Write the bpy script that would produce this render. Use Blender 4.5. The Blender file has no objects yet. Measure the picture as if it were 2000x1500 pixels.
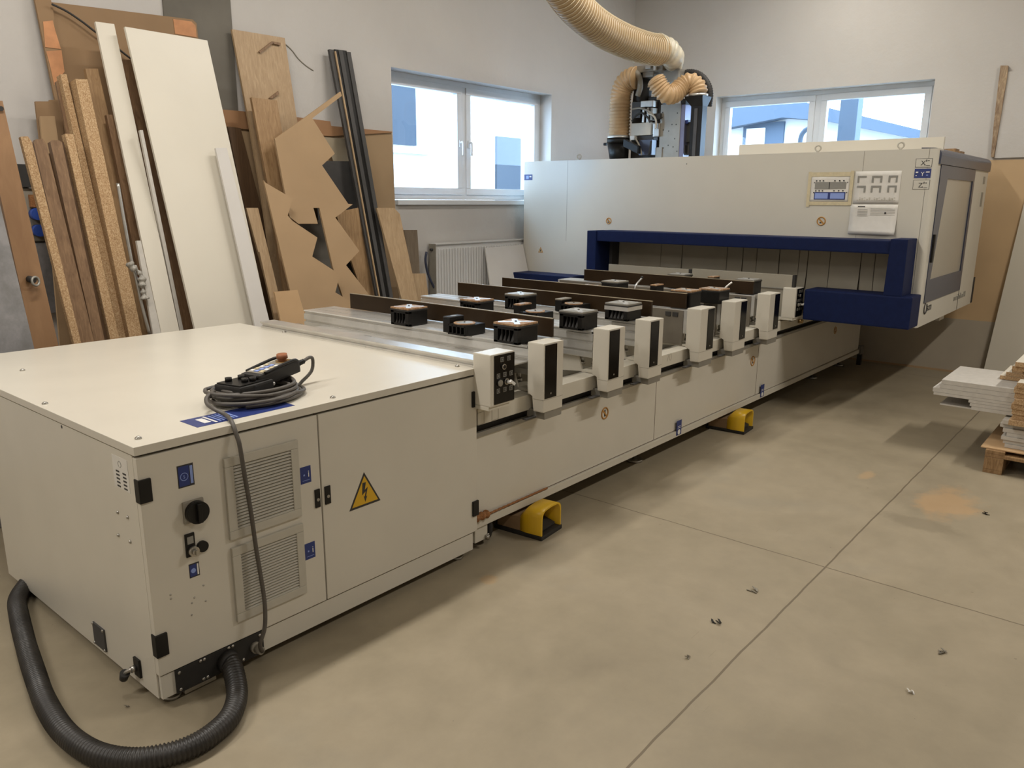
import bpy, bmesh, math, random
from mathutils import Vector, Matrix, Euler
random.seed(7)
S = bpy.context.scene
COL = S.collection
# ---------------------------------------------------------------- camera, world, lights, exposure
CAM_F = 1525.43
CAM_E = Euler((1.3387, -0.0058, -0.8724), 'XYZ')
CAM_P = Vector((-0.9557, -2.2331, 1.5874))
cd = bpy.data.cameras.new('camera'); cam = bpy.data.objects.new('camera', cd); COL.objects.link(cam)
cd.sensor_fit = 'HORIZONTAL'; cd.sensor_width = 36.0; cd.lens = CAM_F / 2000 * 36.0
cd.clip_start = 0.05; cd.clip_end = 200
cam.location = CAM_P; cam.rotation_euler = CAM_E
S.camera = cam
S.view_settings.view_transform = 'Standard'; S.view_settings.look = 'None'
S.view_settings.gamma = 1.0; S.view_settings.use_curve_mapping = False
S.view_settings.exposure = -0.08
w = bpy.data.worlds.new('sky'); S.world = w; w.use_nodes = True
w.node_tree.nodes['Background'].inputs[0].default_value = (0.56, 0.76, 1.0, 1)
w.node_tree.nodes['Background'].inputs[1].default_value = 15.0
LAMPS = [(-2.6, 0.75, 4.2, 88), (0.5, 0.70, 4.2, 78), (3.3, 0.70, 4.2, 50), (5.9, 0.4, 4.2, 36), (-1.2, -3.4, 4.2, 42), (4.3, -3.4, 4.2, 112)]  # first lamp and last two are unseen fill, added to lift dark sides
for i, (x, y, z, e) in enumerate(LAMPS):
    ld = bpy.data.lights.new('tube_light', 'AREA'); ld.shape = 'RECTANGLE'; ld.size = 1.5; ld.size_y = 0.16
    ld.energy = e; ld.color = (1.0, 0.955, 0.89)
    lo = bpy.data.objects.new('tube_light', ld); lo.location = (x, y, z - 0.075); COL.objects.link(lo)
RM = CAM_E.to_matrix()
def ray(px, py): return RM @ Vector(((px - 1000) / CAM_F, (750 - py) / CAM_F, -1.0))
def at(px, py, ax, v):
    """point of the plane ax = v seen at a pixel of the photograph (used as a tape measure)"""
    d = ray(px, py); i = 'xyz'.index(ax)
    return CAM_P + d * ((v - CAM_P[i]) / d[i])
def far(px, py, dist): return CAM_P + ray(px, py).normalized() * dist
# ---------------------------------------------------------------- materials
def new_mat(name):
    m = bpy.data.materials.new(name); m.use_nodes = True
    return m, m.node_tree, m.node_tree.nodes['Principled BSDF']
def N(nt, t, **k):
    n = nt.nodes.new(t)
    for a, b in k.items(): setattr(n, a, b)
    return n
def ramp(nt, stops):
    r = N(nt, 'ShaderNodeValToRGB'); e = r.color_ramp.elements
    e[0].position, e[0].color = stops[0][0], (*stops[0][1], 1)
    e[1].position, e[1].color = stops[-1][0], (*stops[-1][1], 1)
    for p, c in stops[1:-1]:
        q = e.new(p); q.color = (*c, 1)
    return r
def coords(nt, scale=(1, 1, 1), rot=(0, 0, 0), kind='Object'):
    tc = N(nt, 'ShaderNodeTexCoord'); mp = N(nt, 'ShaderNodeMapping')
    mp.inputs['Scale'].default_value = scale; mp.inputs['Rotation'].default_value = rot
    nt.links.new(tc.outputs[kind], mp.inputs[0]); return mp.outputs[0]
def noise(nt, vec, scale, detail=4, rough=0.5, dist=0.0):
    n = N(nt, 'ShaderNodeTexNoise'); n.inputs['Scale'].default_value = scale
    n.inputs['Detail'].default_value = detail; n.inputs['Roughness'].default_value = rough
    n.inputs['Distortion'].default_value = dist
    nt.links.new(vec, n.inputs['Vector']); return n.outputs['Fac']
def bump(nt, bs, h, s, d=0.01):
    b = N(nt, 'ShaderNodeBump'); b.inputs['Strength'].default_value = s; b.inputs['Distance'].default_value = d
    nt.links.new(h, b.inputs['Height']); nt.links.new(b.outputs[0], bs.inputs['Normal'])
def plain(name, c, rough=0.5, metal=0.0, var=0.06, scale=9, bmp=0.0, spec=0.5):
    m, nt, bs = new_mat(name)
    f = noise(nt, coords(nt), scale, 3)
    r = ramp(nt, [(0.3, tuple(x * (1 - var) for x in c)), (0.7, tuple(min(1, x * (1 + var)) for x in c))])
    nt.links.new(f, r.inputs[0]); nt.links.new(r.outputs[0], bs.inputs['Base Color'])
    bs.inputs['Roughness'].default_value = rough; bs.inputs['Metallic'].default_value = metal
    bs.inputs['Specular IOR Level'].default_value = spec
    if bmp: bump(nt, bs, noise(nt, coords(nt), scale * 12, 3), bmp, 0.002)
    return m
def wood(name, c0, c1, grain=(28, 28, 1.4), rough=0.55, scale=2.2, dist=1.2):
    m, nt, bs = new_mat(name)
    f = noise(nt, coords(nt, grain), scale, 5, 0.62, dist)
    r = ramp(nt, [(0.28, c0), (0.55, tuple((a + b) / 2 for a, b in zip(c0, c1))), (0.75, c1)])
    nt.links.new(f, r.inputs[0]); nt.links.new(r.outputs[0], bs.inputs['Base Color'])
    bs.inputs['Roughness'].default_value = rough
    return m
def speck(name, c0, c1, c2, scale=190, rough=0.8):
    m, nt, bs = new_mat(name)
    f = noise(nt, coords(nt, (1, 1, 0.8)), scale, 4, 0.7)
    r = ramp(nt, [(0.30, c0), (0.48, c1), (0.68, c2)])
    nt.links.new(f, r.inputs[0]); nt.links.new(r.outputs[0], bs.inputs['Base Color'])
    bs.inputs['Roughness'].default_value = rough; bump(nt, bs, f, 0.3, 0.002)
    return m
M = {}
M['cream'] = plain('cream_powder_coat', (0.60, 0.56, 0.475), 0.33, 0, 0.025, 4, 0.10)
M['cream2'] = plain('cream_rail_paint', (0.58, 0.54, 0.45), 0.42, 0, 0.03, 4)
M['hood'] = plain('hood_white_paint', (0.55, 0.52, 0.445), 0.36, 0, 0.02, 3)
M['navy'] = plain('navy_foam_paint', (0.005, 0.011, 0.050), 0.6, 0, 0.10, 30, 0.2, 0.15)
M['trim'] = plain('slate_blue_trim', (0.045, 0.052, 0.085), 0.28, 0.1, 0.04)
M['black'] = plain('black_plastic', (0.009, 0.008, 0.007), 0.42, 0, 0.15, 20, 0, 0.3)
M['blackm'] = plain('matte_black_rubber', (0.018, 0.016, 0.014), 0.62, 0, 0.2, 25)
M['pod'] = plain('pod_black_plastic', (0.010, 0.009, 0.008), 0.40, 0, 0.15, 30, 0, 0.25)
M['gloss'] = plain('gloss_black_panel', (0.004, 0.0035, 0.003), 0.16, 0, 0.1, 20, 0, 0.3)
M['conduit'] = plain('grey_black_conduit', (0.022, 0.019, 0.016), 0.42, 0, 0.35, 14)
M['cable'] = plain('grey_cable', (0.085, 0.074, 0.062), 0.5, 0, 0.12, 30)
M['alu'] = plain('aluminium_profile', (0.66, 0.645, 0.61), 0.30, 0.6, 0.08, 12)
M['alud'] = plain('dull_aluminium', (0.30, 0.285, 0.25), 0.45, 0.5, 0.10, 8)
M['steel'] = plain('steel', (0.45, 0.43, 0.39), 0.32, 0.9, 0.08, 20)
M['grey'] = plain('grey_plastic', (0.26, 0.235, 0.19), 0.5, 0, 0.05, 20)
M['vent'] = plain('vent_grey_plastic', (0.46, 0.43, 0.36), 0.5, 0, 0.04, 20)
M['ventd'] = plain('vent_filter', (0.075, 0.066, 0.05), 0.8, 0, 0.1, 60)
M['bluel'] = plain('blue_label', (0.018, 0.034, 0.16), 0.4, 0, 0.05)
M['blueb'] = plain('light_blue_print', (0.23, 0.31, 0.62), 0.5, 0, 0.05)
M['white'] = plain('white_print', (0.72, 0.70, 0.66), 0.5, 0, 0.02)
M['paper'] = plain('paper', (0.66, 0.63, 0.57), 0.75, 0, 0.03, 25)
M['tape'] = plain('masking_tape', (0.55, 0.47, 0.30), 0.6, 0, 0.08, 40)
M['ink'] = plain('ink', (0.03, 0.028, 0.026), 0.6, 0, 0.05)
M['inkg'] = plain('grey_ink', (0.24, 0.23, 0.20), 0.6, 0, 0.05)
M['yellow'] = plain('warning_yellow', (0.62, 0.36, 0.012), 0.45, 0, 0.05)
M['yplast'] = plain('yellow_plastic', (0.66, 0.40, 0.010), 0.38, 0, 0.06)
M['orange'] = plain('orange_print', (0.42, 0.20, 0.035), 0.55, 0, 0.05)
M['redk'] = plain('worn_red_button', (0.27, 0.095, 0.035), 0.5, 0, 0.08)
M['brass'] = plain('brass', (0.40, 0.26, 0.11), 0.35, 0.7, 0.1)
M['foam'] = plain('orange_foam', (0.30, 0.13, 0.045), 0.9, 0, 0.35, 120, 0.8)
M['board'] = plain('brown_strip_laminate', (0.026, 0.015, 0.007), 0.34, 0, 0.25, 5, 0, 0.22)
M['stripedge'] = plain('strip_edge', (0.23, 0.185, 0.12), 0.5, 0, 0.12, 30)
M['podtop'] = speck('pod_seal_tan', (0.20, 0.085, 0.03), (0.30, 0.16, 0.07), (0.42, 0.33, 0.22), 60, 0.6)
M['mdf'] = plain('mdf', (0.395, 0.265, 0.145), 0.75, 0, 0.05, 3, 0.1)
M['film'] = plain('clear_film', (0.33, 0.31, 0.27), 0.2, 0, 0.3, 60, 0.8)
M['mdfd'] = plain('dark_mdf', (0.275, 0.172, 0.088), 0.75, 0, 0.08, 3)
M['cardb'] = plain('hardboard', (0.52, 0.34, 0.18), 0.7, 0, 0.05, 4)
M['oak'] = wood('oak_laminate', (0.25, 0.145, 0.065), (0.44, 0.285, 0.145))
M['oakl'] = wood('light_oak_laminate', (0.34, 0.225, 0.12), (0.50, 0.36, 0.215))
M['brownw'] = wood('brown_wood', (0.14, 0.075, 0.035), (0.29, 0.175, 0.09))
M['brownd'] = wood('dark_brown_wood', (0.075, 0.040, 0.018), (0.155, 0.09, 0.045))
M['door'] = wood('brown_veneer', (0.235, 0.125, 0.056), (0.31, 0.175, 0.082), (10, 10, 2), 0.5, 1.6, 0.6)
M['grybw'] = wood('grey_brown_laminate', (0.13, 0.095, 0.06), (0.22, 0.17, 0.12))
M['osb'] = speck('particle_board_edge', (0.20, 0.11, 0.045), (0.41, 0.255, 0.125), (0.60, 0.45, 0.27), 170)
M['lam'] = plain('white_laminate', (0.63, 0.585, 0.49), 0.40, 0, 0.03, 2.0, 0.05)
M['lam2'] = plain('cool_white_laminate', (0.58, 0.55, 0.51), 0.42, 0, 0.03, 4)
M['lamedge'] = plain('white_board_edge', (0.50, 0.47, 0.42), 0.55, 0, 0.06, 30)
M['slate'] = plain('charcoal_sheet', (0.055, 0.052, 0.050), 0.6, 0, 0.1, 14)
M['bluegrey'] = speck('grey_blue_sheet', (0.16, 0.155, 0.15), (0.20, 0.195, 0.195), (0.26, 0.25, 0.25), 9, 0.45)
M['amber'] = plain('amber_hose', (0.49, 0.325, 0.17), 0.42, 0, 0.07, 10)
M['hoseb'] = plain('tan_duct_hose', (0.50, 0.355, 0.19), 0.40, 0, 0.10, 5)
M['wire'] = plain('hose_spiral', (0.62, 0.52, 0.36), 0.4, 0, 0.05)
M['wrap'] = plain('plastic_wrap', (0.60, 0.55, 0.43), 0.28, 0, 0.12, 22, 0.8)
M['rad'] = plain('radiator_enamel', (0.60, 0.59, 0.57), 0.4, 0, 0.02)
M['pvc'] = plain('window_pvc', (0.66, 0.68, 0.70), 0.35, 0, 0.02)
M['curtain'] = plain('grey_pvc_strip', (0.34, 0.305, 0.235), 0.5, 0, 0.05, 5)
M['guard'] = plain('guard_sheet_metal', (0.31, 0.28, 0.22), 0.5, 0, 0.05, 5)
M['dull'] = plain('dull_beam_side', (0.15, 0.13, 0.10), 0.5, 0, 0.1, 8)  # darkened to stand in for shade on far beams and behind curtain slits
M['dadog'] = plain('grey_brown_dado', (0.40, 0.345, 0.265), 0.8, 0, 0.05, 3)
M['pallet'] = wood('pallet_wood', (0.16, 0.085, 0.032), (0.40, 0.25, 0.12), (6, 30, 6))
M['pillar'] = plain('grey_render', (0.155, 0.142, 0.118), 0.9, 0, 0.12, 4)
M['purple'] = plain('anodised_plate', (0.19, 0.19, 0.27), 0.35, 0.5, 0.05)
M['bark'] = wood('bark_stick', (0.13, 0.065, 0.03), (0.56, 0.42, 0.26), (14, 14, 4))
M['bluep'] = plain('blue_plastic', (0.02, 0.06, 0.30), 0.4)
M['tanw'] = plain('tan_hardboard', (0.36, 0.245, 0.135), 0.7, 0, 0.07, 2)
M['beigel'] = plain('beige_laminate', (0.34, 0.285, 0.20), 0.6, 0, 0.05, 4)
M['tanp'] = plain('tan_wall_panel', (0.53, 0.365, 0.20), 0.7, 0, 0.07, 2)
M['redb'] = plain('russet_wall_panel', (0.33, 0.175, 0.082), 0.7, 0, 0.07, 2)
# glass panes
def glass(name, c, rough=0.02, alpha=1.0):
    m, nt, bs = new_mat(name)
    bs.inputs['Base Color'].default_value = (*c, 1); bs.inputs['Roughness'].default_value = rough
    out = nt.nodes['Material Output']; tr = N(nt, 'ShaderNodeBsdfTransparent'); tr.inputs[0].default_value = (*c, 1)
    gl = N(nt, 'ShaderNodeBsdfGlossy'); gl.inputs['Roughness'].default_value = rough
    fr = N(nt, 'ShaderNodeFresnel'); fr.inputs[0].default_value = 1.45; mx = N(nt, 'ShaderNodeMixShader')
    ge = N(nt, 'ShaderNodeNewGeometry'); mm = N(nt, 'ShaderNodeMath', operation='SUBTRACT', use_clamp=True)
    nt.links.new(fr.outputs[0], mm.inputs[0]); nt.links.new(ge.outputs['Backfacing'], mm.inputs[1]); nt.links.new(mm.outputs[0], mx.inputs[0]); nt.links.new(tr.outputs[0], mx.inputs[1]); nt.links.new(gl.outputs[0], mx.inputs[2])
    nt.links.new(mx.outputs[0], out.inputs['Surface']); return m
M['glass'] = glass('window_glass', (0.93, 0.97, 1.0))
M['pane'] = plain('grey_door_glass', (0.36, 0.325, 0.26), 0.22, 0, 0.02, 2)
def emis(name, c, s):
    m, nt, bs = new_mat(name); bs.inputs['Base Color'].default_value = (*c, 1)
    bs.inputs['Emission Color'].default_value = (*c, 1); bs.inputs['Emission Strength'].default_value = s; return m
M['tube'] = emis('lit_tube', (1.0, 0.86, 0.68), 6.0)
def outside(name, c): 
    m, nt, bs = new_mat(name); f = noise(nt, coords(nt), 1.2, 3)
    r = ramp(nt, [(0.3, tuple(x * 0.94 for x in c)), (0.7, c)]); nt.links.new(f, r.inputs[0]); nt.links.new(r.outputs[0], bs.inputs['Base Color'])
    bs.inputs['Roughness'].default_value = 0.9; return m
M['render'] = outside('white_render_outside', (0.60, 0.58, 0.56)); M['roofo'] = outside('blue_grey_roof', (0.075, 0.095, 0.125)); M['glo'] = outside('dull_blue_glass', (0.036, 0.045, 0.058))
M['groundo'] = outside('paving_outside', (0.30, 0.30, 0.30))
# floor: power-floated concrete with saw joints, stains
def floor_mat():
    m, nt, bs = new_mat('concrete_floor'); v = coords(nt)
    a = noise(nt, v, 0.9, 6, 0.62, 0.4); b = noise(nt, v, 7, 6, 0.7)
    r = ramp(nt, [(0.25, (0.225, 0.185, 0.125)), (0.45, (0.290, 0.243, 0.165)), (0.60, (0.325, 0.272, 0.188)), (0.80, (0.285, 0.252, 0.188))])
    nt.links.new(a, r.inputs[0])
    mx = N(nt, 'ShaderNodeMixRGB', blend_type='MULTIPLY'); mx.inputs[0].default_value = 0.55
    r2 = ramp(nt, [(0.3, (0.78, 0.78, 0.78)), (0.65, (1, 1, 1))]); nt.links.new(b, r2.inputs[0])
    nt.links.new(r.outputs[0], mx.inputs[1]); nt.links.new(r2.outputs[0], mx.inputs[2]); col = mx.outputs[0]
    sp = N(nt, 'ShaderNodeSeparateXYZ'); nt.links.new(v, sp.inputs[0])
    def mth(op, *ar):
        n = N(nt, 'ShaderNodeMath', operation=op)
        for i, q in enumerate(ar):
            if hasattr(q, 'node'): nt.links.new(q, n.inputs[i])
            else: n.inputs[i].default_value = q
        return n.outputs[0]
    wob = mth('MULTIPLY', mth('SUBTRACT', noise(nt, v, 5, 3), 0.5), 0.012)
    def line(axis, p, wd):
        d = mth('ABSOLUTE', mth('ADD', mth('SUBTRACT', sp.outputs[axis], p), wob)); return mth('LESS_THAN', d, wd)
    ln = mth('MAXIMUM', line(1, -1.252, 0.0042), line(0, 2.40, 0.0035)); ln = mth('MAXIMUM', ln, line(0, 7.0 + 0.0, 0.003))
    def over(col, fac, c):
        x = N(nt, 'ShaderNodeMixRGB'); nt.links.new(fac, x.inputs[0]); nt.links.new(col, x.inputs[1]); x.inputs[2].default_value = (*c, 1); return x.outputs[0]
    def blob(cx, cy, rx, ry, k):
        dx = mth('DIVIDE', mth('SUBTRACT', sp.outputs[0], cx), rx); dy = mth('DIVIDE', mth('SUBTRACT', sp.outputs[1], cy), ry)
        d = mth('SQRT', mth('ADD', mth('MULTIPLY', dx, dx), mth('MULTIPLY', dy, dy)))
        e = mth('ADD', mth('SUBTRACT', 1.0, d), mth('MULTIPLY', mth('SUBTRACT', noise(nt, v, 6, 5, 0.65), 0.5), 1.6))
        n = N(nt, 'ShaderNodeMath', operation='MULTIPLY', use_clamp=True); nt.links.new(e, n.inputs[0]); n.inputs[1].default_value = 2.5
        return mth('MULTIPLY', n.outputs[0], k)
    col = over(col, blob(3.60, -1.50, 0.30, 0.17, 0.65), (0.42, 0.265, 0.13))
    col = over(col, blob(3.78, -1.03, 0.10, 0.05, 0.5), (0.44, 0.29, 0.15))
    col = over(col, blob(3.20, -1.47, 0.10, 0.20, 0.55), (0.20, 0.165, 0.11))
    col = over(col, blob(1.33, -0.19, 0.05, 0.05, 0.4), (0.40, 0.24, 0.10))
    # long scratches beside the joint
    sc = noise(nt, coords(nt, (0.9, 26, 1), (0, 0, 0.5)), 3.0, 3, 0.5)
    scr = N(nt, 'ShaderNodeMath', operation='GREATER_THAN'); nt.links.new(sc, scr.inputs[0]); scr.inputs[1].default_value = 0.735
    col = over(col, mth('MULTIPLY', scr.outputs[0], 0.30), (0.17, 0.135, 0.085))
    pt = noise(nt, v, 38, 2, 0.4)
    pts = N(nt, 'ShaderNodeMath', operation='GREATER_THAN'); nt.links.new(pt, pts.inputs[0]); pts.inputs[1].default_value = 0.785
    col = over(col, mth('MULTIPLY', pts.outputs[0], 0.5), (0.12, 0.09, 0.06))
    col = over(col, mth('MULTIPLY', ln, 0.72), (0.095, 0.068, 0.040))
    nt.links.new(col, bs.inputs['Base Color'])
    rr = N(nt, 'ShaderNodeMapRange'); nt.links.new(b, rr.inputs[0]); rr.inputs[3].default_value = 0.42; rr.inputs[4].default_value = 0.66
    nt.links.new(rr.outputs[0], bs.inputs['Roughness']); bs.inputs['Specular IOR Level'].default_value = 0.35
    return m
M['floor'] = floor_mat()
def wall_mat(name, c, dirt):
    m, nt, bs = new_mat(name); v = coords(nt)
    a = noise(nt, v, 1.3, 5, 0.6, 0.3); b = noise(nt, v, 3.4, 7, 0.75, 1.8)
    r = ramp(nt, [(0.3, tuple(x * 0.93 for x in c)), (0.7, c)]); nt.links.new(a, r.inputs[0])
    k = ramp(nt, [(0.72, (0, 0, 0)), (0.80, (1, 1, 1))]); nt.links.new(b, k.inputs[0])
    mm = N(nt, 'ShaderNodeMath', operation='MULTIPLY'); nt.links.new(k.outputs[0], mm.inputs[0]); mm.inputs[1].default_value = dirt
    x = N(nt, 'ShaderNodeMixRGB'); nt.links.new(mm.outputs[0], x.inputs[0]); nt.links.new(r.outputs[0], x.inputs[1]); x.inputs[2].default_value = (0.30, 0.26, 0.20, 1)
    nt.links.new(x.outputs[0], bs.inputs['Base Color']); bs.inputs['Roughness'].default_value = 0.9
    bump(nt, bs, noise(nt, v, 9, 6, 0.6), 0.25, 0.02); return m
M['wall'] = wall_mat('white_plaster', (0.555, 0.53, 0.50), 0.5)
M['wall2'] = wall_mat('white_plaster_far', (0.56, 0.53, 0.49), 0.3)
M['ceil'] = plain('ceiling_paint', (0.62, 0.60, 0.56), 0.9)
# ---------------------------------------------------------------- mesh helpers
class MB:
    def __init__(s): s.bm = bmesh.new()
    def _bev(s, vs, b, seg=2):
        if b:
            es = {e for v in vs for e in v.link_edges}
            bmesh.ops.bevel(s.bm, geom=list(es), offset=b, segments=seg, profile=0.7, affect='EDGES')
    def box(s, x0, x1, y0, y1, z0, z1, b=0, seg=2, mi=0):
        before = set(s.bm.faces)
        vs = [s.bm.verts.new((x, y, z)) for x in (x0, x1) for y in (y0, y1) for z in (z0, z1)]
        for f in [(0, 1, 3, 2), (4, 6, 7, 5), (0, 4, 5, 1), (2, 3, 7, 6), (0, 2, 6, 4), (1, 5, 7, 3)]: s.bm.faces.new([vs[i] for i in f])
        s._bev(vs, b, seg)
        if mi:
            for f in s.bm.faces:
                if f not in before: f.material_index = mi
        return s
    def obox(s, c, ax, ay, az, b=0):
        """oriented box: centre and three half-axis vectors"""
        c = Vector(c); ax, ay, az = Vector(ax), Vector(ay), Vector(az)
        vs = [s.bm.verts.new(c + i * ax + j * ay + k * az) for i in (-1, 1) for j in (-1, 1) for k in (-1, 1)]
        for f in [(0, 1, 3, 2), (4, 6, 7, 5), (0, 4, 5, 1), (2, 3, 7, 6), (0, 2, 6, 4), (1, 5, 7, 3)]: s.bm.faces.new([vs[i] for i in f])
        s._bev(vs, b); return s
    def prism(s, pts, vec, b=0):
        """polygon of 3D points pushed along vec"""
        vec = Vector(vec); a = [s.bm.verts.new(Vector(p)) for p in pts]; c = [s.bm.verts.new(Vector(p) + vec) for p in pts]
        n = len(a); s.bm.faces.new(a); s.bm.faces.new(c[::-1])
        for i in range(n): s.bm.faces.new([a[i], c[i], c[(i + 1) % n], a[(i + 1) % n]])
        s._bev(a + c, b); return s
    def cyl(s, p, q, r, r2=None, n=20, b=0):
        p, q = Vector(p), Vector(q); d = (q - p).normalized(); r2 = r if r2 is None else r2
        u = d.orthogonal().normalized(); v = d.cross(u)
        A = [s.bm.verts.new(p + r * (math.cos(t) * u + math.sin(t) * v)) for t in [2 * math.pi * i / n for i in range(n)]]
        B = [s.bm.verts.new(q + r2 * (math.cos(t) * u + math.sin(t) * v)) for t in [2 * math.pi * i / n for i in range(n)]]
        s.bm.faces.new(A[::-1]); s.bm.faces.new(B)
        for i in range(n):
            f = s.bm.faces.new([A[i], A[(i + 1) % n], B[(i + 1) % n], B[i]]); f.smooth = True
        return s
    def dome(s, p, d, r, h, n=14):
        p, d = Vector(p), Vector(d).normalized(); u = d.orthogonal().normalized(); v = d.cross(u); prev = None
        for k in range(4):
            t = k / 4 * math.pi / 2; rr = r * math.cos(t); c = p + d * h * math.sin(t)
            ring = [s.bm.verts.new(c + rr * (math.cos(a) * u + math.sin(a) * v)) for a in [2 * math.pi * i / n for i in range(n)]]
            if prev:
                for i in range(n): s.bm.faces.new([prev[i], prev[(i + 1) % n], ring[(i + 1) % n], ring[i]]).smooth = True
            else: s.bm.faces.new(ring[::-1])
            prev = ring
        top = s.bm.verts.new(p + d * h)
        for i in range(n): s.bm.faces.new([prev[i], prev[(i + 1) % n], top]).smooth = True
        return s
    def torus(s, c, nrm, R, r, n=20, m=8, arc=1.0):
        c, nrm = Vector(c), Vector(nrm).normalized(); u = nrm.orthogonal().normalized(); v = nrm.cross(u); rings = []
        for i in range(n + (arc < 1)):
            a = 2 * math.pi * arc * i / n; d = math.cos(a) * u + math.sin(a) * v
            rings.append([s.bm.verts.new(c + d * (R + r * math.cos(t)) + nrm * r * math.sin(t)) for t in [2 * math.pi * j / m for j in range(m)]])
        cnt = n
        for i in range(cnt):
            A, B = rings[i], rings[(i + 1) % len(rings)]
            for j in range(m): s.bm.faces.new([A[j], A[(j + 1) % m], B[(j + 1) % m], B[j]]).smooth = True
        return s
    def tube(s, pts, rad, step=0.02, n=12, sub=True):
        """swept tube along a smooth path; rad is a number or function of arc length"""
        P = [Vector(p) for p in pts]
        if sub:
            Q = []
            for i in range(len(P) - 1):
                p0 = P[max(0, i - 1)]; p1, p2 = P[i], P[i + 1]; p3 = P[min(len(P) - 1, i + 2)]
                for k in range(24):
                    t = k / 24; Q.append(0.5 * ((2 * p1) + (p2 - p0) * t + (2 * p0 - 5 * p1 + 4 * p2 - p3) * t * t + (3 * p1 - p0 - 3 * p2 + p3) * t ** 3))
            Q.append(P[-1])
        else: Q = P
        L = [0]
        for i in range(1, len(Q)): L.append(L[-1] + (Q[i] - Q[i - 1]).length)
        tot = L[-1]; m = max(2, int(tot / step)); R = []; j = 0
        for k in range(m + 1):
            d = tot * k / m
            while j < len(Q) - 2 and L[j + 1] < d: j += 1
            t = (d - L[j]) / max(1e-9, L[j + 1] - L[j]); R.append((Q[j].lerp(Q[j + 1], min(1, t)), d))
        u = None; prev = None; first = last = None
        for k, (p, d) in enumerate(R):
            tg = (R[min(k + 1, m)][0] - R[max(k - 1, 0)][0]).normalized()
            u = tg.orthogonal().normalized() if u is None else (u - tg * u.dot(tg)).normalized()
            v = tg.cross(u); r = rad(d) if callable(rad) else rad
            ring = [s.bm.verts.new(p + r * (math.cos(a) * u + math.sin(a) * v)) for a in [2 * math.pi * i / n for i in range(n)]]
            if prev:
                for i in range(n): s.bm.faces.new([prev[i], prev[(i + 1) % n], ring[(i + 1) % n], ring[i]]).smooth = True
            else: first = ring
            prev = ring
        s.bm.faces.new(first[::-1]); s.bm.faces.new(prev); return s
    def build(s, name, m, parent=None, extra=None):
        bmesh.ops.recalc_face_normals(s.bm, faces=s.bm.faces[:])
        me = bpy.data.meshes.new(name)
        if parent is not None:
            root = parent
            while root.parent: root = root.parent
            s.bm.transform(Matrix.Translation(-root.location))
        s.bm.to_mesh(me); s.bm.free()
        o = bpy.data.objects.new(name, me); COL.objects.link(o); me.materials.append(M[m] if isinstance(m, str) else m)
        for e in (extra or []): me.materials.append(M[e])
        if parent is not None: o.parent = parent
        return o
def thing(name, label, cat, loc, group=None):
    o = bpy.data.objects.new(name, None); COL.objects.link(o); o.location = loc; o.empty_display_size = 0.1
    o['label'] = label; o['category'] = cat
    if group: o['group'] = group
    return o
def tag(o, label, cat, group=None):
    o['label'] = label; o['category'] = cat
    if group: o['group'] = group
    return o
def struct(o): o['kind'] = 'structure'; return o
def lab(o, l): o['label'] = l; return o
def word(txt, org, xd, yd, h, m, parent, name, th=0.0006, shear=0.0):
    """lettering lying on a surface: origin bottom-left, reading direction, up direction, capital height"""
    cu = bpy.data.curves.new(name, 'FONT'); cu.body = txt; cu.size = h / 0.70; cu.extrude = th; cu.shear = shear
    t = bpy.data.objects.new(name, cu); COL.objects.link(t)
    dg = bpy.context.evaluated_depsgraph_get(); me = bpy.data.meshes.new_from_object(t.evaluated_get(dg)); bpy.data.objects.remove(t)
    X, Y = Vector(xd).normalized(), Vector(yd).normalized(); Z = X.cross(Y)
    mt = Matrix((X, Y, Z)).transposed().to_4x4(); root = parent
    while root.parent: root = root.parent
    mt.translation = Vector(org) - root.location; me.transform(mt); me.materials.clear(); me.materials.append(M[m])
    o = bpy.data.objects.new(name, me); COL.objects.link(o); o.parent = parent; return o
def dup(o, parent=None, dx=None, label=None):
    c = o.copy(); COL.objects.link(c); c.parent = parent
    if dx is not None: c.location = o.location + Vector(dx)
    if label: c['label'] = label
    for ch in list(o.children): dup(ch, c)
    return c
# ================================================================ the room
YW, XW = 2.937, 7.385        # window wall on the left, wall behind the machine
X0, Y0, ZC = -4.5, -6.5, 4.4
b = MB(); b.box(X0 - .2, XW + .3, Y0 - .2, YW + .3, -.12, 0); struct(b.build('floor', 'floor'))
b = MB(); b.box(X0 - .2, XW + .3, Y0 - .2, YW + .3, ZC, ZC + .1); struct(b.build('ceiling', 'ceil'))
def holed(axis, v0, v1, u0, u1, z0, z1, hu0, hu1, hz0, hz1, m, name):
    b = MB()
    for (a, c, p, q) in [(u0, hu0, z0, z1), (hu1, u1, z0, z1), (hu0, hu1, z0, hz0), (hu0, hu1, hz1, z1)]:
        if axis == 'y': b.box(a, c, v0, v1, p, q)
        else: b.box(v0, v1, a, c, p, q)
    return struct(b.build(name, m))
W1 = (3.645, 5.83, 1.571, 2.642); W2 = (-0.30, 1.863, 1.62, 2.69)
holed('y', YW, YW + .3, X0, XW + .3, 0, ZC, *W1, 'wall', 'wall_left')
holed('x', XW, XW + .3, Y0, YW, 0, ZC, *W2, 'wall2', 'wall_back')
b = MB(); b.box(X0, XW, Y0 - .2, Y0, 0, ZC); struct(b.build('wall_right', 'wall'))
b = MB(); b.box(X0 - .2, X0, Y0, YW, 0, ZC); struct(b.build('wall_front', 'wall'))
# grey rendered pilaster on the left wall
a, c = at(318, 0, 'y', 2.925), at(454, 57, 'y', 2.925)
b = MB(); b.box(a.x, c.x, 2.925, YW, at(400, 216, 'y', 2.925).z, ZC); struct(b.build('trim_1', 'pillar'))
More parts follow.
